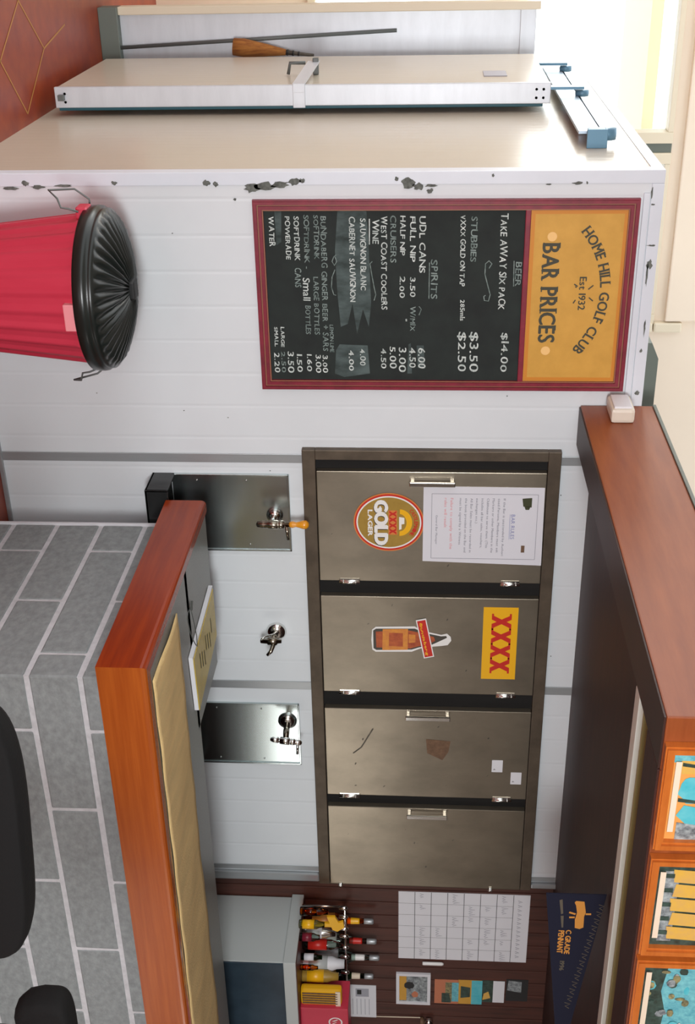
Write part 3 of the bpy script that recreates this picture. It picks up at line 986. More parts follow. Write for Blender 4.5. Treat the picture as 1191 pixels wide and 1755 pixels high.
ob.poly([(x, yo - .0003, z) for x, z in (OX(-.42, -.01), OX(.42, -.01), OX(.42, .235), OX(-.42, .235))], mi=1)
for k in range(4):
    slab_x(ob, cx_ + (-.3 + .2 * k) * rx_, cz_ + .113 * rz_, .21 * rx_, .2 * rz_, yo - .0005, 2)
text(ob, 'GOLD', OX(-.74, 0)[0], OX(.80, 0)[0], cz_ - rz_ * .40, rz_ * .37, yo - .0003, serif=True, bold=.0075, mi=5, jit=0)
text(ob, 'GOLD', OX(-.76, 0)[0], OX(.78, 0)[0], cz_ - rz_ * .39, rz_ * .37, yo - .0012, serif=True, bold=.006, mi=3, jit=0)
text(ob, 'LAGER', OX(-.44, 0)[0], OX(.48, 0)[0], cz_ - rz_ * .59, rz_ * .13, yo - .0003, serif=True, bold=.0015, mi=3, jit=0)
s = 'CASTLEMAINE'
for k, c in enumerate(s):
    a = math.radians(125 - 70 * k / (len(s) - 1))
    letter(ob, c, cx_ + rx_ * .66 * math.cos(a), cz_ + rz_ * (.02 + .70 * math.sin(a)), .011, .016, yo - .0003, rot=(a - math.pi / 2) * .8, mi=2, bold=.0006)
tag(ob.build('oval_sticker', [M['gold_lager'], M['orange'], M['red'], M['white'], M['yellow'], M['dark_ink']]), 'oval gold lager sticker with white lettering on the leftmost fridge door', 'sticker')

# yellow XXXX sticker
xb_ = MB()
Q = [dz(829, 1041), dz(889, 1041), dz(882, 1164), dz(824, 1163)]
qx0, qx1 = (Q[0][0] + Q[1][0]) / 2, (Q[2][0] + Q[3][0]) / 2
qz0, qz1 = (Q[0][1] + Q[3][1]) / 2, (Q[1][1] + Q[2][1]) / 2
xb_.box((qx0, YD - .0015, qz0), (qx1, YD, qz1))
step = (qx1 - qx0) * .2
for k in range(4):
    slab_x(xb_, qx0 + (qx1 - qx0) * .5 + (k - 1.5) * step * 1.02, qz0 + (qz1 - qz0) * .53, step * 1.02, (qz1 - qz0) * .57, YD - .002, 1)
tag(xb_.build('brand_sticker', [M['yellow'], M['red']]), 'yellow rectangular sticker with four red X letters on the second fridge door', 'sticker')

# bottle shaped sticker
sb = MB()


def D2(pts, y, mi):
    sb.poly([(dz(px, py)[0], y, dz(px, py)[1]) for px, py in pts], mi)


R3 = lambda X, Y: (630 + X * .12594, 1055 + Y * .12594)
outl = [R3(*p) for p in ((60, 190), (110, 150), (350, 148), (640, 146), (680, 170), (720, 140), (800, 220), (830, 225), (1000, 262), (1080, 245), (1130, 290), (1138, 340), (1090, 400), (1020, 410), (900, 420), (780, 440), (720, 445), (600, 490), (350, 490), (110, 490), (65, 460), (50, 330))]
sb.prism([(dz(*p)[0], YD, dz(*p)[1]) for p in outl], (0, -.0012, 0), 0)
ybt = YD - .0016
D2([R3(*p) for p in ((75, 200), (115, 175), (640, 175), (700, 200), (830, 245), (1000, 280), (1070, 275), (1080, 300), (930, 370), (860, 400), (700, 430), (600, 460), (120, 465), (80, 440))], ybt, 1)
D2([R3(*p) for p in ((110, 215), (560, 200), (690, 225), (900, 290), (920, 340), (840, 385), (690, 415), (580, 445), (120, 430))], ybt - .0002, 2)
D2([R3(*p) for p in ((205, 182), (550, 178), (545, 462), (200, 466))], ybt - .0004, 3)
D2([R3(*p) for p in ((290, 230), (480, 235), (480, 420), (290, 410))], ybt - .0005, 2)
D2([R3(*p) for p in ((560, 250), (650, 260), (650, 360), (560, 370))], ybt - .0005, 3)
D2([R3(*p) for p in ((655, 60), (795, 35), (905, 555), (765, 580))], ybt - .0006, 0)
D2([R3(*p) for p in ((672, 75), (785, 55), (888, 545), (778, 565))], ybt - .0008, 4)
(bx0, bz0), (bx1, bz1) = dz(*R3(715, 95)), dz(*R3(815, 540))
text(sb, 'Bundaberg', bx0, bx1, bz0 - .004, .011, ybt - .0010, bz1 - .004, shear=.25, mi=5, jit=0, bold=.0008)
tag(sb.build('bottle_sticker', [M['white'], M['glass_dark'], M['glass_brown'], M['label_orange'], M['red'], M['yellow']]), 'sticker shaped like a brown bottle with a red banner, second fridge door', 'sticker')
for k, (px, py, lab) in enumerate(((852, 1313, 'small white square card on the third fridge door, the lower one'), (884, 1334, 'small white square card on the third fridge door, the upper one'))):
    c = MB()
    x, z = dz(px, py)
    c.box((x - .034, YD - .0012, z - .024), (x + .034, YD, z + .024))
    letter(c, '4', x + .018, z - .018, .008, .012, YD - .0016, mi=1)
    tag(c.build('price_card', [M['paper'], M['dark_ink']]), lab, 'card', 'white cards on the third fridge door')

# ================================================================== DRIP TRAYS AND TAPS
for (x0, x1, zt, lab) in ((2.107, 2.459, 1.172, 'stainless splash plate and black drip tray behind the amber handled tap'), (3.241, 3.582, 1.170, 'stainless splash plate and black drip tray under the right hand chrome tap')):
    dt = thing('drip_tray', ((x0 + x1) / 2, WY - .1, .62), lab, 'drip tray', 'drip trays on the cold room wall')
    b = MB().box((x0, WY - .006, .70), (x1, WY, zt), .002)
    for x in (x0, x1 - .008):
        b.box((x, WY - .012, .70), (x + .008, WY - .004, zt), .002)
    b.box((x0, WY - .012, zt - .008), (x1, WY - .004, zt), .002)
    b.build('splash_plate', M['stainless'], dt)
    b = MB()
    ty = WY - .16
    b.box((x0, ty, .622), (x1, WY, .632), .002)
    b.box((x0, ty, .622), (x1, ty + .01, .714), .003)
    b.box((x0, ty, .622), (x0 + .01, WY, .714), .003)
    b.box((x1 - .01, ty, .622), (x1, WY, .714), .003)
    b.build('tray', M['tray'], dt)
    b = MB()
    for k in range(9):
        yy = ty + .02 + k * .015
        b.box((x0 + .01, yy, .694), (x1 - .01, yy + .006, .700))
    b.build('grate', M['tray'], dt)
    for x in (x0 + .03, x1 - .03):
        for z in (.80, 1.0):
            MB().lathe([(.004, 0), (.004, -.002), (0, -.003)], (x, WY - .006, z), 'Y', 8).build('screw', M['chrome'], dt)

# left tap, amber handle
tp = thing('beer_tap', (2.285, WY, 1.06), 'bronze beer tap with an amber plastic handle over the left drip tray', 'tap', 'beer taps on the cold room wall')
yt = WY - .10
MB().lathe([(0, -.006), (.030, -.006), (.034, -.012), (.020, -.026), (.016, -.03), (0, -.03)], (2.29, WY, 1.108), 'Y', 24).build('wall_flange', M['chrome'], tp)
MB().tube([(2.29, WY - .02, 1.108), (2.288, WY - .06, 1.106), (2.286, yt, 1.105)], [.011, .012, .013], 14).build('shank', M['chrome'], tp)
MB().lathe([(.004, 0), (.012, .004), (.016, .03), (.014, .045), (.018, .05), (.018, .085), (.015, .088), (.017, .092), (.017, .110), (.010, .114), (.010, .135)], (2.284, yt, 1.045), 'Z', 24).build('tap_body', M['chrome_dark'], tp)
MB().lathe([(.010, 0), (.012, .004), (.014, .012), (.010, .026), (.013, .040), (.018, .055), (.017, .068), (.010, .076), (0, .078)], (2.283, yt, 1.178), 'Z', 24).build('tap_handle', M['amber'], tp)
MB().tube([(2.290, yt - .008, 1.166), (2.345, yt - .012, 1.172)], .006, 10).build('side_lever', M['chrome_dark'], tp)
# middle tap, flange with a small dark spigot
tp = thing('beer_tap', (2.86, WY, 1.04), 'bare chrome flange with a stubby spigot between the two drip trays', 'tap', 'beer taps on the cold room wall')
MB().lathe([(0, 0), (.042, 0), (.043, -.006), (.036, -.022), (.012, -.03), (0, -.03)], (2.857, WY, 1.088), 'Y', 32).build('wall_flange', M['chrome'], tp)
MB().tube([(2.857, WY - .02, 1.086), (2.857, WY - .075, 1.08)], [.014, .013], 16).build('shank', M['chrome_dark'], tp)
MB().lathe([(.006, -.05), (.010, -.048), (.012, -.02), (.017, -.018), (.017, .02), (.010, .024), (.008, .04)], (2.857, WY - .082, 1.078), 'Z', 18).tube([(2.857, WY - .085, 1.09), (2.885, WY - .12, 1.075), (2.9, WY - .125, 1.06)], [.01, .009, .006], 10).build('spigot', M['chrome_dark'], tp)
MB().tube([(2.848, WY - .03, 1.098), (2.832, WY - .085, 1.05), (2.838, WY - .1, 1.034)], .004, 8).build('side_lever', M['chrome'], tp)
# right tap, no handle
tp = thing('beer_tap', (3.36, WY, 1.05), 'chrome beer tap with a small side lever over the right drip tray', 'tap', 'beer taps on the cold room wall')
MB().lathe([(0, -.006), (.04, -.006), (.042, -.01), (.02, -.03), (0, -.03)], (3.335, WY, 1.115), 'Y', 24).build('wall_flange', M['chrome'], tp)
yt = WY - .13
MB().tube([(3.335, WY - .02, 1.115), (3.34, WY - .08, 1.117), (3.35, yt, 1.12)], [.013, .014, .012], 14).build('shank', M['chrome_dark'], tp)
b = MB().lathe([(.006, 0), (.012, .012), (.013, .036), (.010, .038), (.010, .042), (.016, .044), (.016, .084), (.012, .087), (.014, .09), (.014, .108), (.011, .110), (.012, .113), (.012, .132), (.005, .14)], (0, 0, 0), 'Z', 24)
b.xf(Matrix.Translation((3.342, yt, 1.052)) @ Matrix.Rotation(.12, 4, 'Y'))
b.build('tap_body', M['chrome'], tp)
MB().tube([(3.362, yt, 1.172), (3.412, yt - .01, 1.17)], .006, 10).build('side_lever', M['chrome'], tp)

# ================================================================== BAR COUNTER
BT = .863
LX, FY = 2.143, 2.967
bar = thing('bar_counter', (3.2, 3.3, 0), 'L shaped grey block bar with a thick varnished red timber edge', 'bar counter')
b = MB()
b.cur = 1
b.prism([(2.2535, 3.0635, 0), (5.6, 3.0635, 0), (5.6, 3.25, 0), (2.44, 3.25, 0), (2.44, 4.066, 0), (2.2535, 4.066, 0)], (0, 0, .70))
b.cur = 0
CH, LEN, J, JH = .1755, .674, .0055, .0085
z = .6185
rows = [(.6185 + CH, 0), (.6185, 1), (.6185 - CH, 0), (.6185 - 2 * CH, 1), (.6185 - 3 * CH, 0)]
rb = random.Random(4)


def blockbox(a, c):
    # rough faced block: a finely cut box with its face pushed about
    bm = bmesh.new()
    bmesh.ops.create_cube(bm, size=1.0)
    for v in bm.verts:
        v.co = Vector(((a[i] + c[i]) / 2 + v.co[i] * (c[i] - a[i]) for i in range(3)))
    bmesh.ops.bevel(bm, geom=bm.edges[:], offset=.006, segments=2, profile=.5, affect='EDGES')
    for v in bm.verts:
        v.co += Vector((rb.uniform(-1, 1), rb.uniform(-1, 1), rb.uniform(-1, 1))) * .0015
    b.take(bm, 0)


for zt, kind in rows:
    z0, z1 = max(zt - CH + JH, .0), min(zt - JH, .70)
    if z1 - z0 < .02:
        continue
    # front face joints
    off = 2.811 if kind == 1 else 3.146
    xs = [off + k * LEN for k in range(-2, 5)]
    xs = [2.25 - J] + [x for x in xs if 2.3 < x < 5.6] + [5.6]
    for a, c in zip(xs, xs[1:]):
        blockbox((a + J, 3.06, z0), (c - J, 3.10, z1))
    offy = 3.188 if kind == 1 else 3.513
    ys = [3.06 - J] + [y for y in [offy + k * LEN for k in range(-1, 3)] if 3.1 < y < 4.0] + [4.062 + J]
    for a, c in zip(ys, ys[1:]):
        blockbox((2.25, a + J + (.001 if a < 3.1 else 0), z0), (2.29, c - J, z1))
b.build('block_base', [M['block'], M['mortar']], bar)
MB().box((2.243, 4.064, 0), (2.40, 4.074, .70)).build('end_strip', M['paper'], bar)
LIPZ = .706
b = MB()
# countertop slab under the lips
b.box((LX + .03, FY + .03, BT - .035), (5.6, 3.635, BT - .001))
b.box((LX + .03, 3.60, BT - .035), (2.885, 4.05, BT - .001))
b.build('worktop', M['laminate'], bar)
b = MB().box((2.46, 3.27, 0), (5.6, 3.60, .80), .004)  # unseen boxes added to darken what the splash plates reflect
b.box((2.46, 3.602, 0), (2.86, 4.04, .80), .004)
b.build('added_dark_boxes', M['ply_dark'], bar)


def lip(pts):
    """rounded-top edging, cross section swept along an axis"""
    return pts


prof = [(0, LIPZ), (0, BT - .018), (.002, BT - .010), (.006, BT - .004), (.013, BT), (.046, BT + .001), (.053, BT - .004), (.053, LIPZ)]
b = MB()
for k in range(2):
    pass
n = len(prof)
# front lip along X, mitred at the corner
vs = [(LX + d_, FY + d_, zz) for d_, zz in prof] + [(5.6, FY + d_, zz) for d_, zz in prof]
b.add(vs, [tuple(range(n)), tuple(range(2 * n - 1, n - 1, -1))] + [(i, n + i, n + (i + 1) % n, (i + 1) % n) for i in range(n)])
b.build('front_edging', M['wood'], bar)
b = MB()
vs = [(LX + d_, FY + d_, zz) for d_, zz in prof] + [(LX + d_, 4.08, zz) for d_, zz in prof]
b.add(vs, [tuple(range(n)), tuple(range(2 * n - 1, n - 1, -1))] + [(i, n + i, n + (i + 1) % n, (i + 1) % n) for i in range(n)])
b.build('side_edging', M['wood_shaded'], bar)

# bar towel
tw = MB()
nx_, ny_ = 90, 14
rt = random.Random(8)
ph = [rt.uniform(0, 6) for _ in range(5)]
vs = []
for i in range(nx_ + 1):
    for j in range(ny_ + 1):
        u, v = i / nx_, j / ny_
        x = 2.235 + u * 2.9 + (.10 * (1 - v) if u < .001 else 0) * 0
        yb_ = 3.415 + .006 * math.sin(9 * u + ph[0]) + .004 * math.sin(31 * u + ph[1])
        yf = 3.022 + .005 * math.sin(7 * u + ph[2])
        y = yf + v * (yb_ - yf)
        zz = BT + .004 + .0035 * (math.sin(38 * u + 5 * v + ph[3]) * .5 + .5) * (.3 + .7 * math.sin(math.pi * v)) + .002 * (math.sin(80 * u - 7 * v) * .5 + .5)
        vs.append((x, y, zz))
fs = [(i * (ny_ + 1) + j, (i + 1) * (ny_ + 1) + j, (i + 1) * (ny_ + 1) + j + 1, i * (ny_ + 1) + j + 1) for i in range(nx_) for j in range(ny_)]
N0 = len(vs)
vs2 = vs + [(x, y, zz - .0035) for x, y, zz in vs]
fs2 = fs + [tuple(q + N0 for q in f[::-1]) for f in fs]
brd = [i * (ny_ + 1) for i in range(nx_ + 1)] + [nx_ * (ny_ + 1) + j for j in range(1, ny_ + 1)] + [i * (ny_ + 1) + ny_ for i in range(nx_ - 1, -1, -1)] + [j for j in range(ny_ - 1, 0, -1)]
fs2 += [(brd[k], brd[(k + 1) % len(brd)], brd[(k + 1) % len(brd)] + N0, brd[k] + N0) for k in range(len(brd))]
tw.add(vs2, fs2, True)
tag(tw.build('bar_towel', M['towel']), 'long mustard towelling runner lying along the front of the bar', 'bar towel')

# yellow booklet with string
bk = thing('booklet', (2.6, 3.76, BT), 'thick yellow covered booklet lying at the inner corner of the bar', 'booklet')
A_, B_, C_, D_ = Vector((2.475, 3.99, 0)), Vector((2.505, 3.535, 0)), Vector((2.755, 3.555, 0)), Vector((2.70, 3.99, 0))
b = MB().prism([(p.x, p.y, BT + .001) for p in (A_, B_, C_, D_)], (0, 0, .016))
b.build('pages', M['paper'], bk)
mid = (A_ + B_ + C_ + D_) / 4
b = MB()
ins = [mid + (p - mid) * .97 for p in (A_, B_, C_, D_)]
b.prism([(p.x + .008, p.y, BT + .017) for p in ins], (0, 0, .0025), 0)
yb_ = BT + .0202
for k in range(7):
    o_ = Vector((2.56 + .02 * (k % 3), 3.64 + k * .04, 0))
    b.poly([(o_.x, o_.y, yb_), (o_.x + .07, o_.y + .004, yb_), (o_.x + .07, o_.y + .014, yb_), (o_.x, o_.y + .010, yb_)], 1)
b.build('cover', [M['book_cover'], M['olive']], bk)
b = MB()
pts = [on_z(px, py, BT + .022) for px, py in ((338, 1108), (337, 1090), (332, 1065), (328, 1048), (327, 1040), (322, 1050), (321, 1062), (325, 1080), (330, 1095), (336, 1106))]
b.tube(pts[:5], .0018, 6).tube(pts[4:], .0018, 6)
pts = [on_z(px, py, BT + .004) for px, py in ((328, 1046), (329, 1030))]
b.tube(pts, .004, 6)
b.build('string_loop', M['string'], bk)

# ================================================================== BAR STOOLS (only the padded backs reach the frame)
def bar_stool(label, Wd, zlo, zhi, zsh, ex, loc, rz):
    stl = thing('bar_stool', (0, 0, 0), label, 'bar stool', 'black stools in front of the bar')
    pad = MB()
    n = 32
    outline = []
    for k in range(n + 1):
        t = math.pi * k / n
        c_, s_ = math.cos(t), math.sin(t)
        outline.append((Wd * math.copysign(abs(c_) ** ex, c_), zsh + (zhi - zsh) * s_ ** ex))
    outline += [(-Wd * .97, zlo + .02), (-Wd * .9, zlo), (Wd * .9, zlo), (Wd * .97, zlo + .02)]
    m_ = len(outline)
    layers = [(.90, -.035), (.97, -.028), (1.0, -.012), (1.0, .012), (.97, .028), (.90, .035)]
    zc = (zlo + zhi) / 2
    vs = [(x * sc_, yy - .035 * (1 - (x / Wd) ** 2), zc + (zz - zc) * sc_) for sc_, yy in layers for x, zz in outline]
    fs = [tuple(range(m_ - 1, -1, -1)), tuple(range((len(layers) - 1) * m_, len(layers) * m_))]
    for l_ in range(len(layers) - 1):
        for k in range(m_):
            fs.append((l_ * m_ + k, l_ * m_ + (k + 1) % m_, (l_ + 1) * m_ + (k + 1) % m_, (l_ + 1) * m_ + k))
    pad.add(vs, fs, True)
    pad.build('backrest', M['vinyl'], stl)
    MB().lathe([(0, .64), (.17, .64), (.19, .655), (.195, .685), (.18, .705), (0, .712)], (0, .19, 0), 'Z', 32).build('seat', M['vinyl'], stl)
    for sx in (-1, 1):
        MB().tube([(sx * .15, .06, .66), (sx * .17, -.02, .75), (sx * .17, -.03, zlo + .03)], .012, 10).build('back_post', M['black'], stl)
        for sy in (0, 1):
            MB().tube([(sx * .12, .07 + sy * .24, .645), (sx * .2, -.01 + sy * .4, .0)], .013, 10).build('leg', M['black'], stl)
    MB().tube([(.17 * math.cos(k * math.pi / 12), .19 + .17 * math.sin(k * math.pi / 12), .25) for k in range(24)], .009, 8, closed=True).build('foot_ring', M['black'], stl)
    stl.location = loc
    stl.rotation_euler = (0, 0, rz)
    return stl


bar_stool('black vinyl bar stool with an arched padded back, nearest the bar corner', .262, .865, 1.0, .905, .75, (1.555, 1.63, 0), -.22)
bar_stool('black bar stool with a square shouldered back, cut off by the frame edge', .25, .905, 1.02, .955, .35, (2.225, 1.62, 0), 0.0)

# ================================================================== BULKHEAD ITEMS
PY_ = 2.34


def picture(name, x0, x1, label, paint):
    r = thing(name, ((x0 + x1) / 2, PY_, 2.303), label, 'picture', 'framed photographs along the bulkhead')
    fz0, fz1, w = 2.303, 2.56, .024
    f = MB()
    frame_ring(f, x0, x1, fz0, fz1, w, PY_ - .022, PY_ - .001)
    frame_ring(f, x0 + .004, x1 - .004, fz0 + .004, fz1 - .004, w - .010, PY_ - .030, PY_ - .021)
    f.build('picture_frame', M['frame_wood'], r)
    y = PY_ - .008
    p = MB().box((x0 + w - .004, y, fz0 + w - .004), (x1 - w + .004, PY_ - .001, fz1 - w + .004), mi=0)
    iw, ih = x1 - x0 - 2 * w, fz1 - fz0 - 2 * w
    mats = [M[paint[0]]]
    for k, (mn, pts) in enumerate(paint[1]):
        if M[mn] not in mats:
            mats.append(M[mn])
        p.poly([(x0 + w + u * iw, y - .0006 - .0002 * k, fz0 + w + v * ih) for u, v in pts], mats.index(M[mn]))
    p.build('photograph', mats, r)
    c = MB().box((x0 + w + .10 * iw, y - .006, fz0 + w + .035 * ih), (x1 - w - .10 * iw, y - .0045, fz0 + w + .105 * ih))
    c.build('caption_strip', M['mount'], r)
    return r


rq = random.Random(5)


def oval(u, v, ru, rv, n=16):
    return [(u + ru * math.cos(t) * rq.uniform(.85, 1.1), v + rv * math.sin(t) * rq.uniform(.85, 1.1)) for t in [2 * math.pi * k / n for k in range(n)]]


picture('picture_frame', 1.874, 2.203, 'orange timber framed photograph of turquoise shapes, nearest the bulkhead corner', ('photo_orange', [
    ('photo_sky', [(0, .0), (.12, 0), (.1, 1), (0, 1)]), ('photo_yellow', [(.10, .1), (.25, .12), (.22, 1), (.1, 1)]), ('cyan', oval(.42, .30, .16, .20)), ('photo_dark', [(.12, .12), (.16, .12), (.2, .5), (.17, .5)]),
    ('cyan', [(.60, .2), (.72, .12), (.86, .3), (.84, .7), (.66, .6)]), ('photo_grey', [(.80, .14), (1, .14), (1, .6), (.84, .5)]), ('photo_salmon', [(.0, .0), (1, 0), (1, .012), (0, .012)]), ('photo_dark', [(.52, .12), (.56, .12), (.6, .6), (.57, .6)]), ('cyan', oval(.5, .75, .4, .2))]))
sq = [('photo_grey', [(.1, .1), (.95, .1), (.95, .28), (.1, .28)])]
for k in range(5):
    u = .08 + k * .17
    sq.append(('photo_yellow', [(u, .20 + .05 * (k % 2)), (u + .15, .22), (u + .17, .62), (u + .02, .6)]))
    sq.append(('photo_dark', [(u + .05, .10), (u + .10, .10), (u + .10, .22), (u + .05, .22)]))
    sq.append(('photo_salmon', oval(u + .08, .70, .04, .07)))
sq.append(('photo_sky', [(0, .8), (1, .8), (1, 1), (0, 1)]))
picture('picture_frame', 2.236, 2.580, 'orange timber framed team photograph in yellow shirts, the middle picture on the bulkhead', ('photo_dark', sq))
sq = [('photo_sky', [(.0, .32), (.35, .26), (.6, .34), (1, .3), (1, 1), (0, 1)])]
for k in range(26):
    u, v = rq.uniform(.05, .95), rq.uniform(.08, .6)
    sq.append((rq.choice(['photo_crowd', 'photo_dark', 'photo_grey', 'cyan', 'photo_crowd', 'white']), oval(u, v, rq.uniform(.02, .06), rq.uniform(.03, .07), 8)))
picture('picture_frame', 2.604, 2.960, 'orange timber framed photograph of a crowd under turquoise sky, furthest from the corner', ('photo_dark', sq))

dv = thing('wall_sensor', (1.77, 4.16, 2.385), 'small cream plastic box fixed to the bulkhead end by the wall', 'sensor box')
MB().box((1.745, 4.075, 2.392), (1.80, 4.215, 2.478), .012).build('housing', M['cream_plastic'], dv)
MB().box((1.738, 4.085, 2.402), (1.748, 4.205, 2.468), .006).build('cover_plate', M['paper'], dv)

rf = MB().prism([(on_y(1115, 588, 4.5).x, 4.5, TOP), (on_y(1115, 588, 4.5).x, 4.5, 2.595), (on_y(1125, 615, 4.5).x, 4.5, 2.625), (on_y(1118, 705, 4.5).x, 4.5, 2.625), (on_y(1118, 705, 4.5).x, 4.5, TOP)], (0, .3, 0))
tag(rf.build('roof_box', M['grey_green']), 'dull grey metal box lying on top of the cold room', 'box')

bt = thing('light_batten', (4.0, 2.74, 2.36), 'white enamel light batten fixed under the dark soffit behind the bulkhead', 'light batten')
MB().box((2.06, 2.76, 2.323), (6.6, 2.82, 2.3585), .003).build('housing', M['batten'], bt)
MB().box((2.06, 2.742, 2.338), (6.6, 2.759, 2.3585), .002).build('edge_strip', M['batten_edge'], bt)

# ================================================================== BACK BENCH AND BOTTLES
bz = 1.147
bench = thing('back_bench', (5.2, 4.08, 0), 'pale grey bench cabinet with a thick rim against the bar back wall', 'bench')
MB().box((4.47, 3.89, 0), (6.6, WY + .045, bz - .06), .004).build('cabinet_body', M['bench_pale'], bench)
MB().box((4.45, 3.87, bz - .062), (6.6, WY + .046, bz - .003), .004).build('rim', M['bench_pale'], bench)
MB().box((4.474, 3.882, .06), (6.58, 3.892, bz - .063), .003).build('glass_door', M['bench_glass'], bench)
MB().box((4.458, 3.878, bz - .004), (6.6, WY + .046, bz), .001).build('bench_top', M['bench_top'], bench)


def bottle(px, py, y, glass, label_m, cap_m, lab, top=640, r=.036, neck_label=True):
    """spirit bottle standing on the bench; px,py mark its neck"""
    x = on_y(600, py, y).x
    H = on_y(top, py, y).z - bz
    o = thing('spirit_bottle', (x, y, bz), lab, 'bottle', 'bottles on the back bench')
    MB().lathe([(r * .9, 0), (r, .006), (r, H * .50), (r * .85, H * .58), (r * .42, H * .68), (r * .36, H * .74), (r * .36, H * .90)], (x, y, bz), 'Z', 24).build('glass_body', M[glass], o)
    MB().lathe([(r * 1.01, H * .12), (r * 1.01, H * .44)], (x, y, bz), 'Z', 24).build('bottle_label', M[label_m], o)
    MB().lathe([(r * .42, H * .62), (r * .46, H * .64), (r * .42, H * .78), (r * .40, H * .80)], (x, y, bz), 'Z', 20).build('neck_label', M[cap_m], o)
    MB().lathe([(r * .34, H * .86), (r * .40, H * .87), (r * .40, H * .98), (r * .3, H), (0, H)], (x, y, bz), 'Z', 16).build('bottle_cap', M['alu'], o)
    return o


bottle(605, 1578, 4.235, 'bottle_amber', 'label_orange', 'yellow', 'spirit bottle with orange neck band, leftmost on the bench')
bottle(610, 1612, 4.235, 'bottle_clear', 'white', 'red', 'clear spirit bottle with a red neck band on the bench', 645)
bottle(612, 1640, 4.235, 'bottle_clear', 'paper', 'white', 'clear spirit bottle with a white neck band on the bench', 650)
bottle(608, 1672, 4.235, 'bottle_green', 'gold_lager', 'mount', 'dark green spirit bottle with a cream neck band on the bench', 640)


def jar(px0, px1, py, y, wpx, m_body, m_band, lab, cat='jar', name='jar'):
    x = on_y(px0, py, y).x
    z1 = on_y(px1, py, y).z
    r = wpx / 2 * 4.75 / FOC / .82
    o = thing(name, (x, y, bz), lab, cat, 'small containers on the back bench')
    h_ = z1 - bz
    MB().lathe([(r * .92, 0), (r, .004), (r, h_ * .7), (r * .7, h_ * .82), (r * .6, h_)], (x, y, bz), 'Z', 20).build('body', M[m_body], o)
    MB().lathe([(r * 1.03, h_ * .14), (r * 1.03, h_ * .6)], (x, y, bz), 'Z', 20).build('band', M[m_band], o)
    return o


jar(530, 562, 1562, 4.10, 15, 'bottle_amber', 'bottle_amber', 'squat amber glass bottle at the left end of the bench', 'bottle', 'amber_bottle')
jar(530, 556, 1584, 4.04, 15, 'bottle_clear', 'yellow', 'small bottle with a yellow label in front of the orange banded bottle', 'bottle', 'miniature_bottle')
jar(530, 548, 1606, 4.04, 14, 'bottle_clear', 'maroon', 'small bottle with a maroon label on the bench', 'bottle', 'miniature_bottle')
jar(530, 552, 1640, 4.06, 12, 'bottle_green', 'paper', 'small green bottle with a white label on the bench', 'bottle', 'miniature_bottle')
jar(530, 575, 1598, 4.12, 18, 'chrome', 'paper', 'shiny metal tumbler standing among the bottles', 'tumbler', 'metal_tumbler')
jar(532, 588, 1618, 4.13, 18, 'bottle_clear', 'red', 'clear bottle with a red band standing behind the small bottles', 'bottle', 'miniature_bottle')
jar(532, 590, 1650, 4.12, 26, 'paper', 'bench_pale', 'pale grey plastic canister on the bench', 'canister', 'plastic_canister')
jar(532, 580, 1672, 4.06, 22, 'gold_lager', 'yellow', 'round tin with a mustard label on the bench', 'tin', 'round_tin')
jar(530, 545, 1658, 4.0, 10, 'bottle_amber', 'bottle_amber', 'tiny amber bottle in front of the grey canister', 'bottle', 'amber_bottle')
# hanging yellow glove-like cloth between bottles
cl = MB()
P = [on_y(px, py, 4.09) for px, py in ((560, 1572), (574, 1572), (580, 1582), (588, 1580), (590, 1590), (578, 1597), (570, 1594))]
cl.prism([(p.x, p.y, p.z) for p in P], (0, .012, 0))
q = on_y(575, 1588, 4.09)
cl.box((q.x - .012, 4.095, bz), (q.x + .012, 4.11, q.z), .002)
tag(cl.build('yellow_pourer', M['yellow']), 'bent yellow plastic pourer sticking up among the bottles', 'pourer')
# chrome optic rack
rk = MB()
p0, p1 = on_y(590, 1560, 4.16), on_y(594, 1745, 4.16)
rk.tube([(p0.x, 4.182, p0.z), (p1.x, 4.182, p0.z)], .006, 10)
for x in (p0.x, p1.x):
    rk.tube([(x, 4.182, bz), (x, 4.182, p0.z)], .005, 8)
for py in (1565, 1580, 1600, 1613, 1632, 1648, 1675):
    x = on_y(592, py, 4.15).x
    rk.lathe([(.004, -.03), (.010, -.026), (.012, 0), (.009, .012), (.004, .016)], (x, 4.182, p0.z), 'Z', 12)
tag(rk.build('optic_rail', M['chrome']), 'chrome rail of spirit measures across the bottles', 'rail')
# chip packets and the red carton
pk = MB()
P = [on_y(px, py, 3.98) for px, py in ((532, 1690), (586, 1692), (584, 1716), (533, 1714))]
pa = min(p.x for p in P); pb_ = max(p.x for p in P); pt = max(p.z for p in P)
pk.box((pa, 3.95, bz), (pb_, 4.0, pt), .016)
for k in range(5):
    pk.box((pa + .01 + k * .016, 3.944, bz + .01), (pa + .016 + k * .016, 3.951, pt - .02), .002, 1)
pk.box((pa, 3.946, pt - .03), (pb_, 3.952, pt - .006), .002, 2)
tag(pk.build('snack_packet', [M['yellow'], M['rust'], M['mount']]), 'yellow snack packet standing beside the red carton', 'packet')
ca = thing('drinks_carton', (on_y(560, 1745, 3.98).x, 3.98, bz), 'red carton with a white round emblem at the frame edge', 'carton')
ca0, ca1 = on_y(560, 1723, 3.95).x, on_y(560, 1800, 3.95).x
cz1 = on_y(597, 1730, 3.95).z
MB().box((ca0, 3.93, bz), (ca1, 4.1, cz1), .004).build('carton_body', M['bin_red'], ca)
b = MB()
q = on_y(575, 1752, 3.93)
ring(b, q.x, q.z, .034, .034, .027, .027, 3.9292, 28)
stroke(b, [(q.x - .018, q.z + .010), (q.x - .006, q.z - .014), (q.x, q.z + .004), (q.x + .008, q.z - .014), (q.x + .02, q.z + .012)], .007, 3.9290)
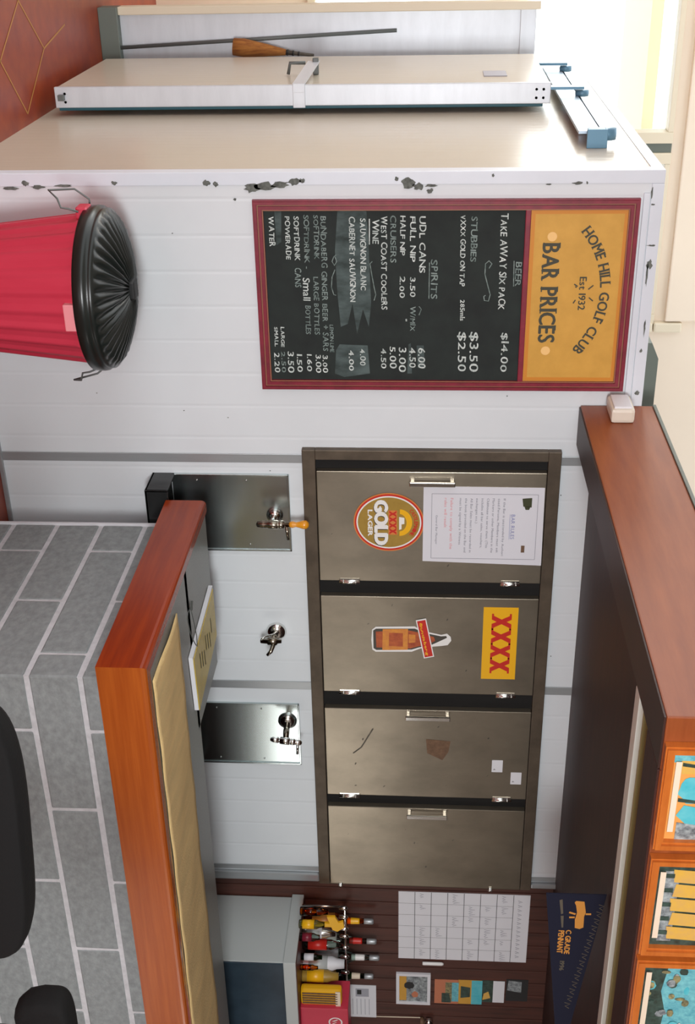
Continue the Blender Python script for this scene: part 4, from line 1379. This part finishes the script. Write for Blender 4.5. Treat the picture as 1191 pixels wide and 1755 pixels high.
b.build('emblem', M['white'], ca)

# ================================================================== BAR BACK WALL PAPERS
YW = WY + .05
# year planner
pl = MB()
c0, c1 = on_y(683, 1527, YW), on_y(901, 1649, YW)
x0, x1, z0, z1 = c0.x, c1.x, c0.z, c1.z
pl.box((x0, YW - .003, z0), (x1, YW, z1))
yy = YW - .0036
for k in range(1, 8):
    stroke(pl, [(x0, z0 + (z1 - z0) * k / 8), (x1, z0 + (z1 - z0) * k / 8)], .0026, yy, 1)
for k in range(1, 6):
    stroke(pl, [(x0 + (x1 - x0) * k / 6, z0), (x0 + (x1 - x0) * k / 6, z1 - (z1 - z0) / 8)], .0012, yy, 1)
rp = random.Random(9)
for r_ in range(1, 7):
    for c_ in range(6):
        if rp.random() < .52:
            xa = x0 + (x1 - x0) * (c_ + .12) / 6
            za = z0 + (z1 - z0) * (7 - r_ + .3) / 8
            for k in range(rp.randint(2, 4)):
                stroke(pl, [(xa + k * .016, za), (xa + k * .016 + .006, za + rp.uniform(.012, .035)), (xa + k * .016 + .012, za + .004)], .0022, yy, 2)
for k in range(14):
    xa = x0 + (x1 - x0) * (.08 + .063 * k)
    za = z0 + (z1 - z0) * .91
    stroke(pl, [(xa, za), (xa + .008, za + .02), (xa + .014, za + .002)], .003, yy, 2)
tag(pl.build('wall_planner', [M['paper'], M['dark_ink'], M['grey_ink']]), 'large white ruled planner sheet pinned on the dark bar back wall', 'planner')
mk = MB()
m0, m1 = on_y(724, 1651, YW - .012), on_y(760, 1653, YW - .012)
mk.lathe([(.008, 0), (.009, .004), (.009, m1.z - m0.z - .01), (.005, m1.z - m0.z)], (m0.x, YW - .012, m0.z), 'Z', 12)
tag(mk.build('marker_pen', M['white']), 'white marker pen fixed upright beside the planner sheet', 'pen')
# small white framed photo
f0, f1 = on_y(679, 1665, YW), on_y(737, 1719, YW)
ph_ = thing('photo_frame', ((f0.x + f1.x) / 2, YW, f0.z), 'small white framed photograph of a dark figure on the back wall', 'picture')
fb = MB()
frame_ring(fb, f0.x, f1.x, f0.z, f1.z, .016, YW - .014, YW - .001)
fb.build('picture_frame', M['paper'], ph_)
fb = MB().box((f0.x + .014, YW - .006, f0.z + .014), (f1.x - .014, YW - .001, f1.z - .014))
w_, h_ = f1.x - f0.x, f1.z - f0.z
fb.poly([(f0.x + u * w_, YW - .0066, f0.z + v * h_) for u, v in ((.1, .08), (.9, .08), (.9, .3), (.1, .3))], 1)
fb.poly([(f0.x + u * w_, YW - .0068, f0.z + v * h_) for u, v in oval(.40, .38, .13, .14)], 2)
fb.poly([(f0.x + u * w_, YW - .0068, f0.z + v * h_) for u, v in oval(.70, .55, .10, .10)], 3)
fb.build('photograph', [M['photo_grey'], M['mustard'], M['dark_ink'], M['photo_salmon']], ph_)
# four snapshots in a column
for (pa_, pb2, ya_, yb2, base_, extra, lab) in (
        (745, 785, 1678, 1720, 'photo_salmon', [('photo_crowd', ((.1, .45), (.9, .45), (.9, .75), (.1, .75))), ('photo_sky', ((.1, .72), (.9, .72), (.9, 1), (.1, 1))), ('photo_dark', ((.55, .3), (.95, .3), (.95, .7), (.55, .6)))], 'colour snapshot with salmon foreground, lowest of the four on the back wall'),
        (786, 825, 1679, 1721, 'mustard', [('photo_dark', ((.25, .1), (.75, .1), (.7, .5), (.3, .5))), ('cyan', ((0, .55), (1, .55), (1, 1), (0, 1)))], 'colour snapshot with turquoise top, second lowest on the back wall'),
        (826, 863, 1680, 1718, 'photo_dark', [('photo_yellow', ((.6, .1), (.9, .05), (.8, .4), (.5, .3))), ('paper', ((0, .5), (1, .5), (1, 1), (0, 1)))], 'snapshot with a pale sky, third from the bottom on the back wall'),
        (868, 903, 1678, 1716, 'dark_ink', [('photo_grey', ((.05, .1), (.5, .05), (.6, .7), (.1, .7)))], 'dark snapshot with a pale patch, topmost of the four on the back wall')):
    q0, q1 = on_y(pa_, ya_, YW), on_y(pb2, yb2, YW)
    sn = MB().box((q0.x, YW - .002, q0.z), (q1.x, YW, q1.z))
    ms = [M[base_]]
    for k, (mn, pts) in enumerate(extra):
        ms.append(M[mn])
        sn.poly([(q0.x + u * (q1.x - q0.x), YW - .0026 - .0002 * k, q0.z + v * (q1.z - q0.z)) for u, v in pts], k + 1)
    tag(sn.build('snapshot', ms), lab, 'photograph', 'snapshots pinned on the bar back wall')
# printed sheet above the packets
q0, q1 = on_y(594, 1687, YW), on_y(645, 1743, YW)
sh = MB().box((q0.x, YW - .003, q0.z), (q1.x, YW, q1.z))
w_, h_ = q1.x - q0.x, q1.z - q0.z
sh.poly([(q0.x + u * w_, YW - .0034, q0.z + v * h_) for u, v in ((.1, .3), (.35, .3), (.35, .75), (.1, .75))], 1)
sh.poly([(q0.x + u * w_, YW - .0036, q0.z + v * h_) for u, v in ((.14, .35), (.28, .35), (.28, .5), (.14, .5))], 2)
for k in range(5):
    stroke(sh, [(q0.x + w_ * .42, q0.z + h_ * (.2 + .14 * k)), (q0.x + w_ * .92, q0.z + h_ * (.2 + .14 * k))], .003, YW - .0034, 1)
tag(sh.build('printed_sheet', [M['paper'], M['faint_ink'], M['dark_ink']]), 'white printed sheet with a small picture above the snack packet', 'sheet')
# pale cable on the wall
p0, p1 = on_y(645, 1742, YW - .006), on_y(722, 1744, YW - .006)
tag(MB().tube([p0, p1], .003, 8).build('wall_cable', M['mount']), 'thin pale cable running up the back wall beside the printed sheet', 'cable')
wl = thing('wall_lamp', tuple(on_y(722, 1752, YW)), 'small chrome wall lamp at the frame edge on the back wall', 'lamp')
p1 = on_y(730, 1752, YW - .03)
MB().lathe([(.022, 0), (.022, .012), (.012, .02)], (p1.x, YW - .024, p1.z - .03), 'Z', 16).build('mount', M['rust'], wl)
MB().lathe([(.006, 0), (.022, .012), (.024, .03), (.014, .045), (0, .048)], (p1.x, YW - .03, p1.z - .01), 'Z', 18).build('chrome_cap', M['chrome'], wl)

# navy pennant hanging from the soffit
YP = 3.05
pn = thing('pennant', (3.35, YP, 2.14), 'navy felt pennant with orange print hanging under the dark soffit', 'pennant')
T = [on_y(px, py, YP) for px, py in ((936, 1531), (1040, 1534), (972, 1775), (952, 1775))]
b = MB().prism([(p.x, YP, min(p.z, 2.358)) for p in T], (0, .004, 0))
b.build('felt', M['navy'], pn)
b = MB()
yp = YP - .0008


def PP(X, Y):
    p = on_y(930 + X * .1339, 1520 + Y * .1339, yp)
    return p.x, p.z


def pt_(s, X, Ya, Yb, hpx, mi):
    xa, za = PP(X, Ya); xb, zb = PP(X, Yb)
    text(b, s, xa, xb, za, hpx * .000325, yp, za, mi=mi, jit=0, bold=.0012)


pt_('C GRADE', 300, 550, 860, 60, 0)
pt_('PENNANT', 205, 555, 850, 64, 0)
b.build('lettering', [M['pen_orange'], M['pen_dull']], pn)
b = MB()
pt_('1996', 222, 945, 1070, 50, 1)
b.build('year_lettering', [M['pen_orange'], M['pen_dull']], pn)
b = MB()
b.poly([(PP(*q)[0], yp, PP(*q)[1]) for q in ((410, 200), (430, 180), (535, 190), (552, 330), (530, 380), (520, 520), (470, 540), (410, 525), (412, 420), (440, 330), (428, 240))], 0)
for q in (((420, 350), (340, 325)), ((410, 390), (340, 390)), ((550, 350), (620, 350))):
    stroke(b, [PP(*v) for v in q], .008, yp, 0)
b.poly([(PP(*q)[0], yp, PP(*q)[1]) for q in ((215, 170), (255, 160), (262, 340), (235, 350))], 1)
b.poly([(PP(*q)[0], yp, PP(*q)[1]) for q in ((230, 370), (268, 370), (262, 520), (240, 520))], 1)
b.build('emblem', [M['pen_orange'], M['pen_dull']], pn)
b = MB()
for k in range(15):
    t = k / 14
    X = 760 - 440 * t; Y = 250 + 1250 * t
    stroke(b, [PP(X - 40, Y - 20), PP(X + 30, Y), PP(X - 35, Y + 25), PP(X + 15, Y + 55)], .0035, yp, 1)
b.build('script_line', [M['pen_orange'], M['pen_dull']], pn)
